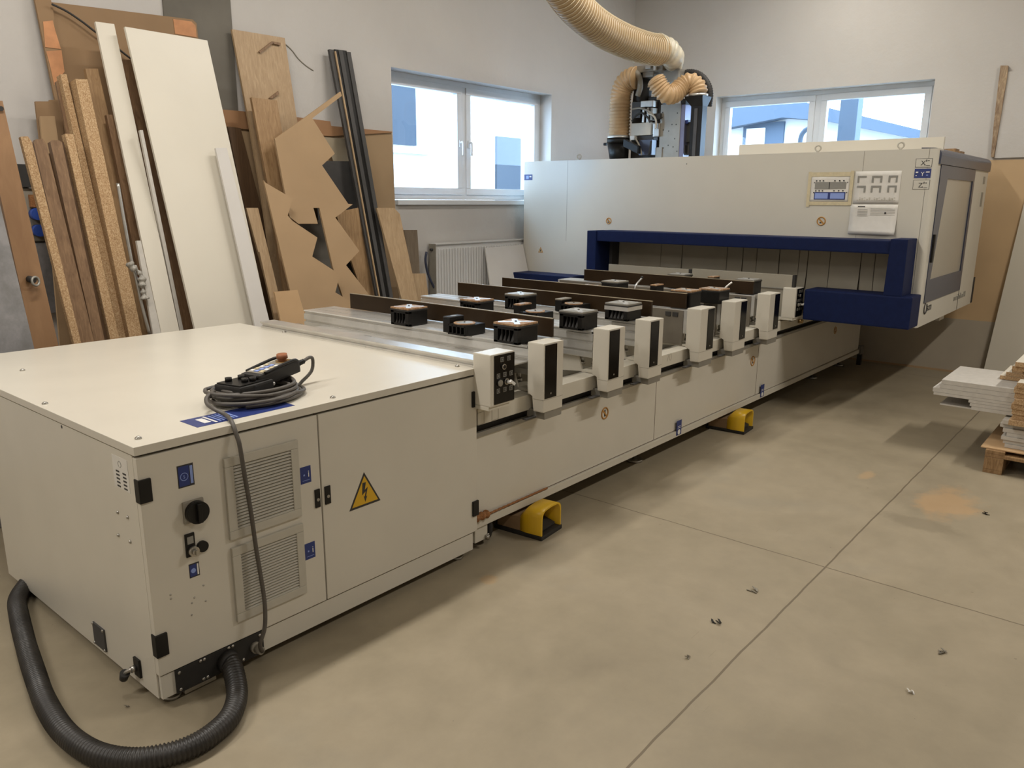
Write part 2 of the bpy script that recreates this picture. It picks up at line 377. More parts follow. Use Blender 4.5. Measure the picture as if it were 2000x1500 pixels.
# painted / boarded dado of the back wall
b = MB(); b.box(XW - .012, XW, Y0, 2.9, 0.512, 1.955); o = struct(b.build('trim_2', 'tanp'))
b = MB(); b.box(XW - .016, XW, Y0, 2.9, 0.0, 0.512); struct(b.build('trim_3', 'dadog'))
b = MB(); b.box(XW - .03, XW - .016, Y0, 2.9, 0.0, 0.018); struct(b.build('baseboard_back', 'mdf'))
# ---- windows
def window(name, axis, v, u0, u1, z0, z1, um, depth):
    """two casements side by side in the wall opening; v is the room-side face of the frame"""
    def bx(b, ua, ub, va, vb, za, zb, bv=.004):
        return b.box(ua, ub, va, vb, za, zb, bv) if axis == 'y' else b.box(va, vb, ua, ub, za, zb, bv)
    root = MB(); t = .045
    for q in [(u0, u1, z0, z0 + t), (u0, u1, z1 - t, z1), (u0, u0 + t, z0 + t, z1 - t), (u1 - t, u1, z0 + t, z1 - t), (um - .03, um + .03, z0 + t, z1 - t)]:
        bx(root, q[0], q[1], v, v + .07, q[2], q[3])
    r = struct(root.build(name, 'pvc'))
    for (a, c, hs) in [(u0 + t, um - .03, 1), (um + .03, u1 - t, -1)]:
        s = MB(); k = .062
        for q in [(a, c, z0 + t, z0 + t + k), (a, c, z1 - t - k, z1 - t), (a, a + k, z0 + t + k, z1 - t - k), (c - k, c, z0 + t + k, z1 - t - k)]:
            bx(s, q[0], q[1], v - .012, v + .05, q[2], q[3], .006)
        sash = s.build('casement', 'pvc', r)
        g = MB(); bx(g, a + k - .004, c - k + .004, v + .018, v + .026, z0 + t + k - .004, z1 - t - k + .004, 0); g.build('glass_pane', 'glass', sash)
        h = MB(); hu = c - k / 2 if hs > 0 else a + k / 2; hz = (z0 + z1) / 2 - .02
        if axis == 'y':
            h.box(hu - .014, hu + .014, v - .024, v - .012, hz - .035, hz + .035, .004)
            h.tube([(hu, v - .02, hz + .01), (hu, v - .05, hz + .015), (hu, v - .055, hz - .03), (hu, v - .052, hz - .105)], .0095, .01, 8)
        else:
            h.box(v - .024, v - .012, hu - .014, hu + .014, hz - .035, hz + .035, .004)
            h.tube([(v - .02, hu, hz + .01), (v - .05, hu, hz + .015), (v - .055, hu, hz - .03), (v - .052, hu, hz - .105)], .0095, .01, 8)
        h.build('window_handle', 'pvc', sash)
    return r
w1 = window('window_1', 'y', YW + .15, W1[0], W1[1], W1[2] + .01, W1[3] + .002, 4.66, .07)
b = MB(); b.box(W1[0] + .01, W1[1] + .04, YW - .035, YW + .15, W1[2] - .035, W1[2] + .008, .006); b.build('window_sill', 'pvc', w1)
w2 = window('window_2', 'x', XW + .15, W2[0], W2[1], W2[2] + .01, W2[3] + .002, 0.80, .07)
# ---- what the windows look out on
ob = thing('neighbouring_house', 'white rendered house wall with a blue-grey window and door, seen through the left window', 'building', (6, 8, 0))
b = MB(); b.box(1, 16, 8, 8.3, 0, 7); b.build('house_wall', 'render', ob)
a, c = at(755, 150, 'y', 8), at(810, 285, 'y', 8)
b = MB(); b.box(a.x - .6, c.x, 7.95, 8.02, c.z, a.z + .3); fo = b.build('house_window', 'glo', ob)
a2 = at(845, 300, 'y', 7.9); b = MB(); b.box(a.x - .6, a2.x, 7.88, 8.02, a2.z - .02, a2.z + .06); b.build('house_sill', 'render', ob)
a, c = at(967, 266, 'y', 8), at(1013, 370, 'y', 8)
b = MB(); b.box(a.x, c.x, 7.95, 8.02, 0, a.z); b.build('house_door', 'glo', ob)
ob = thing('garden_building', 'white low building with a sloping blue-grey roof edge, seen through the far window', 'building', (14, 1, 0))
X = 14.0
P = lambda x, y: at(x, y, 'x', X)
b = MB(); q = [P(1380, 330), P(1380, 215), P(1540, 200), P(1830, 275), P(1830, 330)]
q[0].z = q[-1].z = 0; b.prism(q, (.3, 0, 0)); b.build('gable_wall', 'render', ob)
b = MB(); q = [P(1380, 190), P(1540, 192), P(1830, 262), P(1830, 280), P(1620, 238), P(1540, 232), P(1380, 262)]; b.prism([p + Vector((-.3, 0, 0)) for p in q], (.28, 0, 0)); b.build('eaves', 'roofo', ob)
a, c = P(1455, 242), P(1530, 290)
b = MB(); b.box(X - .06, X, c.y, a.y, c.z - 1, a.z); b.build('shaded_window', 'roofo', ob)  # window in the roof's blue-grey
a, c = P(1462, 252), P(1495, 290); b = MB(); b.box(X - .09, X - .06, c.y, a.y, c.z - 1, a.z); b.build('window_glazing', 'render', ob)
po = thing('porch_post', 'square pale blue post standing just outside the far window', 'post', (9.5, .4, 0))
a, c = at(1643, 186, 'x', 9.5), at(1678, 186, 'x', 9.5)
b = MB(); b.box(9.5, 9.5 + .2, c.y, a.y, 0, 4.2, .005); b.build('post_shaft', 'roofo', po)
po2 = thing('arched_rail', 'curved blue-grey rail outside the far window beside the centre bar', 'rail', (9.0, .9, 0))
b = MB(); b.tube([Vector((9, at(1563, 330, 'x', 9).y, -.01)), at(1563, 330, 'x', 9), at(1563, 275, 'x', 9), at(1572, 255, 'x', 9), at(1590, 248, 'x', 9), at(1612, 246, 'x', 9)], .03, .05, 8); b.build('bent_tube', 'roofo', po2)
gnd = MB(); gnd.box(-6, 26, YW + .3, 14, -.15, -.01); gnd.box(XW + .3, 26, -12, YW + .3, -.15, -.01); struct(gnd.build('ground', 'groundo'))
# ---- ceiling lamps (an inferred row over the machine, plus added fill lamps)
for i, (x, y, z, e) in enumerate(LAMPS):
    t = thing('ceiling_light', 'long ceiling tube light hung above %s' % ['the floor left of the cabinet', 'the cabinet', 'the beams of the machine', 'the far hood', 'the open floor behind the viewer', 'the open floor at the right'][i], 'light', (x, y, z), 'ceiling tube lights')
    b = MB(); b.box(x - .8, x + .8, y - .12, y + .12, z, z + .05, .006); b.cyl((x - .6, y, z + .05), (x - .6, y, ZC), .006, n=6); b.cyl((x + .6, y, z + .05), (x + .6, y, ZC), .006, n=6); b.build('lamp_housing', 'white', t)
    b = MB(); b.cyl((x - .75, y - .06, z - .022), (x + .75, y - .06, z - .022), .013, n=10); b.cyl((x - .75, y + .06, z - .022), (x + .75, y + .06, z - .022), .013, n=10); b.build('tube_pair', 'tube', t)
# ================================================================ electrical cabinet
L, D1, D2, ZT, ZB = 1.467, 1.866, 1.329, .88, .04
cab = thing('electrical_cabinet', 'large cream steel electrical cabinet with two front doors, nearest to the viewer', 'cabinet', (.7, .65, 0))
b = MB(); b.box(.004, L, .022, D2, ZB, .853, .003); b.box(.35, L, D2, D1 - .02, .25, .853, .003); b.build('cabinet_body', 'cream', cab)
b = MB(); b.box(0, .004, 0.02, D2, ZB, .848); b.build('side_panel', 'cream', cab)
b = MB(); b.box(-.004, L + .004, -.006, D1, .853, ZT, .0025); lid = b.build('cabinet_lid', 'cream', cab)
for q in [(270, 857), (88, 789), (893, 716), (650, 777), (555, 649), (717, 678), (44, 724)]:
    p = at(*q, 'z', ZT); b = MB(); b.cyl(p, p + Vector((0, 0, .004)), .010, n=16); b.dome(p + Vector((0, 0, .004)), (0, 0, 1), .0075, .005); b.build('lid_screw', 'steel', lid)
b = MB(); b.box(.006, L - .02, .004, .024, ZB, .121, .001); b.build('plinth', 'cream', cab)
d1 = MB(); d1.box(.0, .636, -.004, .020, .128, .844, .003); d1 = d1.build('cabinet_door', 'cream', cab)
d2 = MB(); d2.box(.642, L, -.004, .020, .128, .844, .003); d2 = d2.build('cabinet_door', 'cream', cab)
b = MB(); b.box(.006, L - .004, .018, .0215, .121, .853); b.build('door_gap', 'blackm', cab)
for x0, z0, z1, d in [(-.002, .705, .778, d1), (-.002, .195, .270, d1), (L - .032, .71, .78, d2), (L - .032, .205, .275, d2)]:
    b = MB(); b.box(x0 - .002 if x0 < .1 else x0, x0 + .037, -.012, .018, z0, z1, .003); b.build('hinge', 'black', d)
# vents
def vent(x0, x1, z0, z1):
    b = MB(); t = .030
    b.box(x0, x1, -.016, -.004, z0, z0 + t, .003); b.box(x0, x1, -.016, -.004, z1 - t, z1, .003)
    b.box(x0, x0 + t, -.016, -.004, z0 + t, z1 - t, .003); b.box(x1 - t, x1, -.016, -.004, z0 + t, z1 - t, .003)
    v = b.build('vent_grille', 'vent', d1)
    b = MB(); b.box(x0 + t, x1 - t, -.0065, -.004, z0 + t, z1 - t); b.build('filter_mat', 'ventd', v)
    b = MB(); n = 20
    for i in range(n):
        zz = z0 + t + (z1 - z0 - 2 * t) * (i + .5) / n
        b.prism([(x0 + t, -.0065, zz + .0035), (x0 + t, -.0145, zz - .0025), (x0 + t, -.0145, zz - .0045), (x0 + t, -.0065, zz - .0005)], (x1 - x0 - 2 * t, 0, 0))
    b.build('louvre', 'vent', v)
vent(.268, .545, .497, .777); vent(.270, .547, .200, .468)
# main switch
b = MB(); b.box(.122, .190, -.014, -.004, .600, .672, .004); sw = lab(b.build('main_switch', 'grey', d1), 'grey square switch plate with a black round knob')
b = MB(); b.cyl((.160, -.014, .634), (.160, -.034, .634), .036, n=32); b.box(.153, .167, -.046, -.034, .603, .665, .003); b.build('switch_knob', 'black', sw)
b = MB(); b.box(.120, .152, -.010, -.004, .488, .566, .003); kp = lab(b.build('key_plate', 'black', d1), 'black plate with a steel key lock')
b = MB(); b.cyl((.140, -.010, .508), (.140, -.026, .508), .016, n=20); b.cyl((.140, -.026, .508), (.140, -.034, .508), .010, n=16); b.box(.137, .143, -.040, -.034, .500, .516, .001); b.build('key_lock', 'steel', kp)
b = MB(); b.box(.126, .146, -.0112, -.010, .532, .556); b.build('plate_marking', 'inkg', kp)
b = MB(); b.cyl((.174, -.004, .510), (.174, -.016, .510), .018, n=20); b.build('round_cap', 'black', d1)
for x0, x1, z0, z1, par in [(.608, .630, .503, .572, d1), (.651, .676, .503, .572, d2)]:
    b = MB(); b.box(x0, x1, -.009, -.004, z0, z1, .002); lk = b.build('door_lock', 'black', par)
    b = MB(); b.cyl(((x0 + x1) / 2, -.009, z0 + .03), ((x0 + x1) / 2, -.0115, z0 + .03), .006, n=14); b.build('lock_barrel', 'grey', lk)
def sticker(x0, x1, z0, z1, y, m, parent, name='sticker', th=.0008):
    b = MB(); b.box(x0, x1, y - th, y, z0, z1); return b.build(name, m, parent)
st = sticker(.118, .170, .718, .790, -.004, 'ink', d1); sticker(.121, .155, .722, .786, -.0048, 'bluel', st, 'sticker_field'); sticker(.158, .1665, .725, .783, -.0048, 'blueb', st, 'sticker_bar')
b = MB(); b.torus((.138, -.0058, .752), (0, 1, 0), .012, .0012, 20, 6); b.build('sticker_ring', 'blueb', st); word('5', (.1345, -.0060, .747), (1, 0, 0), (0, 0, 1), .010, 'blueb', st, 'sticker_sign')
st = sticker(.126, .160, .415, .462, -.004, 'ink', d1); sticker(.128, .150, .419, .458, -.0048, 'bluel', st, 'sticker_field'); sticker(.152, .157, .420, .457, -.0048, 'white', st, 'sticker_bar')
b = MB(); b.cyl((.139, -.0050, .438), (.139, -.0066, .438), .008, n=18); b.build('sticker_disc', 'blueb', st)
for z0 in (.607, .318):
    st = sticker(.554, .598, z0, z0 + .062, -.004, 'bluel', d1); word('i', (.584, -.0052, z0 + .022), (1, 0, 0), (0, 0, 1), .024, 'white', st, 'sticker_sign')
    sticker(.562, .592, z0 + .010, z0 + .0115, -.0048, 'blueb', st, 'sticker_line'); sticker(.566, .572, z0 + .028, z0 + .034, -.0048, 'blueb', st, 'sticker_mark')
# high-voltage triangle
def tri(cx, zb, w, h, y, m, name, parent, th=.0008):
    b = MB(); b.prism([(cx - w / 2, y, zb), (cx + w / 2, y, zb), (cx, y, zb + h)], (0, -th, 0)); return b.build(name, m, parent)
ws = tri(.835, .442, .152, .136, -.004, 'ink', 'warning_sign', d2); lab(ws, 'yellow triangular warning sign with a black lightning bolt')
tri(.835, .451, .126, .112, -.0048, 'yellow', 'sign_field', ws)
b = MB(); bolt = [(-.010, .092), (.006, .092), (-.001, .062), (.014, .070), (.004, .034), (.010, .036), (.000, .014), (-.006, .038), (-.001, .036), (.004, .056), (-.014, .044)]
b.prism([(.835 + x, -.0056, .445 + z) for x, z in bolt], (0, -.0008, 0)); b.build('lightning_bolt', 'ink', ws)
# connector plate, bolts, plug
pl = MB(); pl.box(.050, .366, -.004, .004, .040, .125, .002); pl = pl.build('connector_plate', 'blackm', cab)
for x, z in [(.062, .112), (.062, .052), (.135, .118), (.148, .118), (.14, .05), (.154, .05), (.235, .118), (.25, .118), (.352, .112), (.36, .05), (.285, .05)]:
    b = MB(); b.dome((x, -.004, z), (0, -1, 0), .006, .004, 10); b.build('plate_bolt', 'steel', pl)
b = MB(); b.cyl((.330, -.004, .078), (.330, -.020, .078), .019, n=20); b.cyl((.330, -.02, .078), (.332, -.045, .076), .015, .013, n=20); b.build('cable_plug', 'grey', pl)
b = MB(); b.cyl((.225, -.004, .076), (.226, -.03, .074), .038, .035, n=24); b.build('conduit_gland', 'blackm', pl)
for q in [(0.06, .385), (.06, .372), (.168, .375), (.171, .318), (.125, .33), (.121, .29), (.135, .345)]:
    b = MB(); b.dome((q[0], -.004, q[1]), (0, -1, 0), .0035, .0025, 8); b.build('rivet', 'steel', d1)
# left side details
def sbox(p, q, m, name, t=.001, bv=0):
    b = MB(); b.box(-t, 0, min(p[0], q[0]), max(p[0], q[0]), min(p[1], q[1]), max(p[1], q[1]), bv); return b.build(name, m, cab)
pp = sbox((.056, .722), (.158, .826), 'paper', 'label_sheet'); 
for r in range(5):
    for cidx in (0, 1):
        b = MB(); z = .775 - .012 * r; y = .128 - .045 * cidx; b.box(-.0018, -.001, y - .012, y + .010, z, z + .005); b.build('label_print', 'ink', pp)
b = MB(); b.torus((-.0015, .108, .803), (1, 0, 0), .010, .0006, 16, 4); b.build('label_print', 'inkg', pp)
for y, z in [(.161, .634), (.093, .636), (.176, .553), (.095, .555)]:
    b = MB(); b.dome((0, y, z), (-1, 0, 0), .006, .006, 10); b.build('bolt_head', 'steel', cab)
b = MB(); b.cyl((-.0005, .529, .839), (.001, .529, .839), .006, n=12); b.build('punched_hole', 'ink', cab)
cp = sbox((.382, .058), (.472, .142), 'slate', 'cover_plate', .006, .001)
for y, z in [(.388, .138), (.468, .138), (.388, .063), (.468, .063)]:
    b = MB(); b.dome((-.006, y, z), (-1, 0, 0), .006, .004, 8); b.build('plate_bolt', 'steel', cp)
b = MB(); b.box(-.008, 0, .122, .162, .070, .134, .002); la = lab(b.build('side_latch', 'black', cab), 'steel lever latch with a rubber knob')
b = MB(); b.cyl((-.008, .150, .098), (-.022, .150, .098), .011, n=16); b.tube([(-.018, .152, .098), (-.032, .165, .088), (-.034, .172, .074)], .007, .005, 8); b.build('latch_lever', 'steel', la)
b = MB(); b.cyl((-.034, .168, .085), (-.036, .180, .060), .016, .013, n=14); b.build('latch_knob', 'blackm', la)
# blue strip on the lid
p = [at(348, 822, 'z', ZT), at(390, 836, 'z', ZT)]
ls = MB(); ls.box(.222, .585, .048, .160, ZT, ZT + .0008); ls = lab(ls.build('lid_sticker', 'bluel', lid), 'long blue sticker with white print')
b = MB(); b.box(.262, .285, .075, .135, ZT + .0008, ZT + .0012); b.box(.292, .30, .06, .15, ZT + .0008, ZT + .0012); b.build('sticker_print', 'white', ls)
b = MB()
for i in range(6): b.box(.31 + i * .012, .316 + i * .012, .065, .145, ZT + .0008, ZT + .0012)
b.build('sticker_print', 'blueb', ls)
for x, y in [(.06, .06), (L - .07, .06), (.08, D2 - .08), (L - .08, D2 - .08)]:
    b = MB(); b.cyl((x, y, 0), (x, y, .012), .03, n=16); b.cyl((x, y, .012), (x, y, ZB + .01), .01, n=10); b.build('levelling_foot', 'steel', cab)
b = MB(); b.box(.09, .20, .03, .05, .003, ZB, .002); b.build('floor_bracket', 'cream2', cab)
# ================================================================ machine bed
XB = 7.09; YB = .03
bed = thing('machine_bed', 'long cream machine bed running from the cabinet to the back wall', 'machine', (4.2, .6, 0))
b = MB(); b.box(1.475, XB, YB, 1.30, .165, .565, .003); b.build('bed_body', 'cream', bed)
b = MB(); b.box(1.475, XB, YB - .012, 1.29, .122, .160, .002); b.build('bottom_flange', 'cream2', bed)
b = MB(); b.box(1.475, XB, YB + .004, 1.28, .158, .168); b.build('bed_seam', 'brownd', bed)
b = MB(); b.box(3.0945, 3.0965, YB - .0015, YB + .01, .168, .56); b.box(4.60, 4.602, YB - .0015, YB + .01, .168, .56); b.build('panel_joint', 'brownd', bed)
b = MB(); b.box(1.48, XB - .05, .0, .085, .617, .692, .004); b.build('front_rail', 'cream2', bed)
b = MB(); b.box(1.48, XB - .05, .06, .08, .565, .617); b.build('rail_support', 'ink', bed)  # blackened to deepen the shade in the gap under the rail
b = MB(); b.box(1.475, XB, .020, .034, .554, .575, .002); b.build('bed_lip', 'alud', bed)
b = MB()
b.prism([(1.48, y, z) for y, z in [(.44, .565), (.44, .60), (.455, .605), (.44, .61), (.44, .635), (.452, .64), (.44, .645), (.44, .668), (.53, .668), (.53, .565)]], (XB - 1.6, 0, 0)); b.build('middle_rail', 'alud', bed)
b = MB(); b.box(1.48, XB - .1, 1.20, 1.28, .565, .68, .004); b.build('rear_rail', 'cream2', bed)
b = MB(); b.box(1.48, XB - .1, .09, .13, .565, .60, .002); b.build('cable_tray', 'cream2', bed)
for x in (1.55, 3.1, 4.7, 6.2, 6.95):
    for y in (.16, 1.15):
        b = MB(); b.cyl((x, y, 0), (x, y, .015), .05, n=18); b.cyl((x, y, .015), (x, y, .13), .014, n=12); b.build('levelling_foot', 'steel', bed)
# corner details beside the cabinet
b = MB(); b.box(1.49, 1.575, .03, .05, .045, .16, .002); q = b.build('corner_bracket', 'cream2', bed)
b = MB(); b.dome((1.575, .028, .058), (0, -1, 0), .012, .008, 10); b.cyl((1.565, .02, .045), (1.565, .02, .066), .010, n=12); b.build('bracket_bolt', 'steel', q)
b = MB(); b.tube([(1.60, .05, .13), (1.605, .04, .09), (1.60, .05, .04), (1.62, .1, .02)], .014, .01, 10); b.build('black_cable', 'blackm', bed)
b = MB(); b.tube([(1.475, .018, .175), (1.51, .012, .178), (1.56, .014, .176)], lambda d: .017 + .004 * math.sin(d * 190), .006, 12); b.tube([(1.56, .014, .172), (1.75, .02, .168), (2.02, .022, .166)], lambda d: .0045 + .002 * math.sin(d * 90) ** 2, .008, 8); lab(b.build('sealing_foam', 'foam', bed), 'crumbling orange foam in the seam')
def at_b(px, py): return at(px, py, 'y', YB)
for px, py, r in [(1181, 807, .031), (1470, 705, .034), (1631, 645, .03)]:
    p = at_b(px, py); b = MB(); b.torus((p.x, YB - .001, p.z), (0, 1, 0), r, .004, 28, 6); rg = lab(b.build('prohibition_sign', 'orange', bed), 'round brown prohibition pictogram')
    b = MB(); b.obox((p.x, YB - .001, p.z), (r * .66, 0, -r * .66), (0, .0008, 0), (.003, 0, .003)); b.build('sign_bar', 'orange', rg)
    b = MB(); b.box(p.x - .005, p.x + .007, YB - .0016, YB, p.z - .018, p.z + .008); b.cyl((p.x + .001, YB - .0016, p.z + .014), (p.x + .001, YB, p.z + .014), .006, n=10); b.build('sign_figure', 'ink', rg)
for px, py in [(1322, 842), (1485, 769)]:
    p = at_b(px, py); b = MB(); b.box(p.x - .032, p.x + .032, YB - .014, YB - .0125, .132, .228); s_ = b.build('blue_tag', 'bluel', bed)
    b = MB(); b.cyl((p.x, YB - .0145, .152), (p.x, YB - .0155, .152), .017, n=16); b.box(p.x - .018, p.x + .018, YB - .0152, YB - .014, .178, .181); b.box(p.x - .018, p.x + .018, YB - .0152, YB - .014, .188, .191); b.build('tag_print', 'white', s_)
for px, py in [(939, 817), (967, 808)]:
    p = at(px, py, 'y', 0); b = MB()
    for (a, c, e, f) in [(-.022, .022, -.028, -.0265), (-.022, .022, .0265, .028), (-.022, -.0205, -.028, .028), (.0205, .022, -.028, .028)]: b.box(p.x + a, p.x + c, -.0008, 0.001, p.z + e, p.z + f)
    b.build('printed_square', 'grey', bed)
p = at(1310, 697, 'y', 0); word('70', (p.x - .05, -.0002, p.z - .022), (1, 0, 0), (0, 0, 1), .045, 'vent', bed, 'faint_number')
p = at(1560, 627, 'y', 0); b = MB(); b.cyl((p.x, 0, p.z), (p.x, -.03, p.z), .017, n=16); b.dome((p.x, -.03, p.z), (0, -1, 0), .017, .008); b.build('brass_fitting', 'brass', bed)
b = MB(); b.box(XB - .005, XB + .09, YB - .03, YB + .05, .11, .19, .004); b.build('end_bracket', 'pillar', bed)
b = MB(); b.box(XB + .02, XB + .06, 0, .04, 0, .11, .003); b.build('end_foot', 'blackm', bed)
# ================================================================ cross beams with their front posts
def beam_profile(x0, x1, z0, z1, y0, y1, n=3):
    """extruded aluminium section with slots along both long sides"""
    h = z1 - z0; L_ = []; R_ = []
    for i in range(n):
        a = z0 + h * (i + .72) / n; L_ += [(x0, a - .008), (x0 + .010, a - .006), (x0 + .010, a + .004), (x0, a + .006)]
        R_ += [(x1, a - .008), (x1 - .010, a - .006), (x1 - .010, a + .004), (x1, a + .006)]
    pts = [(x0 + .004, z0), (x0, z0 + .004)] + L_ + [(x0, z1 - .004), (x0 + .004, z1)]
    mid = (x0 + x1) / 2
    pts += [(mid - .045, z1), (mid - .045, z1 - .008), (mid - .037, z1 - .008), (mid - .037, z1), (mid + .037, z1), (mid + .037, z1 - .008), (mid + .045, z1 - .008), (mid + .045, z1)]
    pts += [(x1 - .004, z1), (x1, z1 - .004)] + R_[::-1] + [(x1, z0 + .004), (x1 - .004, z0)]
    b = MB(); b.prism([(x, y0, z) for x, z in pts], (0, y1 - y0, 0)); return b
BX = [(1.87, 2.105), (2.41, 2.60), (2.85, 3.04), (3.45, 3.64), (3.92, 4.11), (4.47, 4.66)]
PX = [(1.819, 1.968), (2.355, 2.510), (2.765, 2.912), (3.370, 3.556), (3.845, 4.036), (4.420, 4.602)]
def make_beam(i):
    (bx0, bx1), (p0, p1) = BX[i], PX[i]
    where = ['nearest to the control box beside the cabinet', 'second from the cabinet, carrying the dark pods in its front', 'third from the cabinet, with the silver-wrapped pod at its end',
             'fourth from the cabinet, below the front end of a brown strip', 'fifth from the cabinet', 'last before the far control box'][i]
    t = thing('cross_beam', 'aluminium cross beam with a cream front post, ' + where, 'machine beam', ((p0 + p1) / 2, .0, .56), 'cross beams with front posts')
    z1 = .922
    if i < 3: beam_profile(bx0, bx1, .775, z1, .035, 1.80).build('beam_profile', 'alu', t)
    else:
        b = MB(); b.box(bx0, bx1, .035, 1.80, .775, z1, .003); bp = b.build('beam_profile', 'alu', t)
        b = MB(); b.box(bx0 - .006, bx0, .06, 1.78, .70, z1 - .004, .002); pn = lab(b.build('side_cover', 'dull', t), 'dull brownish-grey side cover')
        for ys in (.115, .165):
            b = MB(); b.box(bx0 - .012, bx0 - .005, ys - .02, ys + .018, z1 - .045, z1 - .018, .001); b.build('cover_slot', 'ink', pn)
    b = MB(); b.box(bx0 + .01, bx1 - .01, -.0, .05, z1 - .02, z1 + .006, .002); b.build('beam_cover', 'alud', t)
    # post: upper hood overhanging to the rear, lower part wrapping the rail
    b = MB(); b.prism([(p0, y, z) for y, z in [(-.10, .622), (-.10, .948), (-.004, .948), (-.004, .70), (-.04, .70), (-.04, .622)]], (p1 - p0, 0, 0), .006); po = b.build('front_post', 'cream', t)
    w_ = p1 - p0; a0, a1 = (p0 + .008, p0 + w_ * .64) if i < 3 else (p1 - w_ * .52, p1 - .012)
    b = MB(); b.box(a0, a1, -.1035, -.10, .688, .940, .001); dp = lab(b.build('display_panel', 'gloss', po), 'glossy black display strip')
    b = MB(); b.box((a0 + a1) / 2 - .004, (a0 + a1) / 2 + .004, -.1042, -.1035, .705, .713); b.build('panel_mark', 'grey', dp)
    b = MB(); b.box(p0 - .0006, p1 + .0006, -.1006, -.04, .6815, .683); b.build('post_seam', 'grey', po)
    b = MB(); b.box(p0 + .018, p1 + .002, -.094, .012, .585, .624, .003); b.build('grip_lip', 'alud', t)
    b = MB(); b.box(p0 - .055, p0 + .02, -.045, -.02, .588, .594, .001); b.build('brake_lever', 'slate', t)
    # carriage plates under the beam
    for (ya, yb) in [(.11, .30), (.95, 1.22)]:
        b = MB(); b.prism([(bx0 + .02, ya, .692 if ya < .5 else .68), (bx0 + .02, yb + .05, .670), (bx0 + .02, yb, .775), (bx0 + .02, ya + .03, .775)], (.012, 0, 0)); b.build('carriage_plate', 'cream', t)
        b = MB(); b.prism([(bx1 - .04, ya, .692 if ya < .5 else .68), (bx1 - .04, yb + .05, .670), (bx1 - .04, yb, .775), (bx1 - .04, ya + .03, .775)], (.012, 0, 0)); b.build('carriage_plate', 'cream', t)
    b = MB(); b.box(bx0, bx1, .005, .10, .694, .706, .002); b.build('slide_shoe', 'cream2', t)
    for yy in (.06, .14, .24, .34):
        b = MB(); b.cyl((bx0 + .06, yy, .775), (bx0 + .06, yy, .735), .012, n=10); b.cyl((bx0 + .06, yy, .735), (bx0 + .06, yy, .722), .017, n=10); b.build('clamp_cylinder', 'steel', t)
    return t
for i in range(6): make_beam(i)
# side beam beside the cabinet with its tray and stops
t = thing('side_beam', 'grey aluminium side beam with a sheet-metal tray, right behind the cabinet lid', 'machine beam', (1.5, .0, .56))
beam_profile(1.462, 1.545, .79, .915, -.0, 1.63, 2).build('beam_profile', 'alu', t)
b = MB(); b.box(1.545, 1.868, .02, 1.60, .842, .848, .001); b.build('tray', 'alu', t)
b = MB(); b.box(1.47, 1.54, .10, 1.2, .66, .79, .003); b.build('beam_support', 'cream2', t)
b = MB(); b.box(1.47, 1.54, .0, .08, .694, .79, .003); b.build('beam_foot', 'cream2', t)
for y in (.92, 1.52):
    b = MB(); b.box(1.575, 1.665, y, y + .05, .848, .888, .003); b.box(1.64, 1.665, y - .03, y + .02, .848, .885, .002); b.build('stop_block', 'steel', t)
# ================================================================ control boxes
def control_box(x0, x1, label, y0=-.10, y1=.0):
    t = thing('control_box', label, 'control box', ((x0 + x1) / 2, -.05, .70), 'control boxes on the front rail')
    b = MB(); b.box(x0, x1, y0, y1, .722, .950, .006); bd = b.build('box_housing', 'cream', t)
    w_ = x1 - x0; a0 = x0 + w_ * .15; a1 = x1 - .002
    b = MB(); b.box(a0, a1, y0 - .004, y0, .731, .944, .001); pn = b.build('control_panel', 'gloss', t)
    yy = y0 - .004; pw = a1 - a0
    def sq(u, v):
        b = MB(); x = a0 + pw * u; z = .944 - .213 * v
        b.box(x - .0105, x + .0105, yy - .0010, yy, z - .010, z + .010); k = b.build('panel_symbol', 'inkg', pn)
        b = MB(); b.box(x - .008, x + .008, yy - .0014, yy - .0010, z - .0075, z + .0075); b.build('symbol_field', 'ink', k)
        b = MB(); b.box(x - .003, x + .003, yy - .0018, yy - .0014, z - .004, z + .004); b.build('symbol_mark', 'inkg', k)
    for u, v in [(.36, .10), (.70, .10), (.18, .42), (.50, .42), (.82, .42), (.18, .73), (.50, .73), (.82, .73)]: sq(u, v)
    for u, v, r, m in [(.42, .25, .012, 'steel'), (.24, .57, .014, 'alud'), (.56, .57, .014, 'steel')]:
        x = a0 + pw * u; z = .944 - .213 * v
        b = MB(); b.cyl((x, yy, z), (x, yy - .008, z), r, n=20); b.build('push_button', m, pn)
        if u != .24: b = MB(); b.cyl((x, yy - .008, z), (x, yy - .010, z), r * .66, n=16); b.build('button_cap', 'black', pn)
    x = a0 + pw * .56; z = .944 - .213 * .57
    b = MB(); b.cyl((x, yy - .010, z), (x, yy - .030, z), .008, n=14); b.obox((x + .004, yy - .034, z - .001), (.014, 0, -.010), (0, .004, 0), (.004, 0, .005), .001); b.build('selector_lever', 'white', pn)
    b = MB(); b.box(x0, x1 - .02, y0 + .01, .06, .705, .722, .002); b.build('mounting_plate', 'cream2', t)
    b = MB(); b.box(x0 + .01, x1 - .03, .01, .07, .692, .706, .002); b.build('mounting_foot', 'cream2', t)
    return t
control_box(1.450, 1.606, 'cream control box with black button panel, right beside the cabinet')
control_box(4.905, 5.056, 'cream control box with black button panel, in front of the navy bumper')
b = MB(); b.tube([(1.60, -.02, .78), (1.66, .0, .735), (1.72, .02, .745), (1.76, .03, .80)], .004, .008, 6)
tag(b.build('signal_cable', 'grey'), 'thin dark cable looping between the near control box and the first post', 'cable')
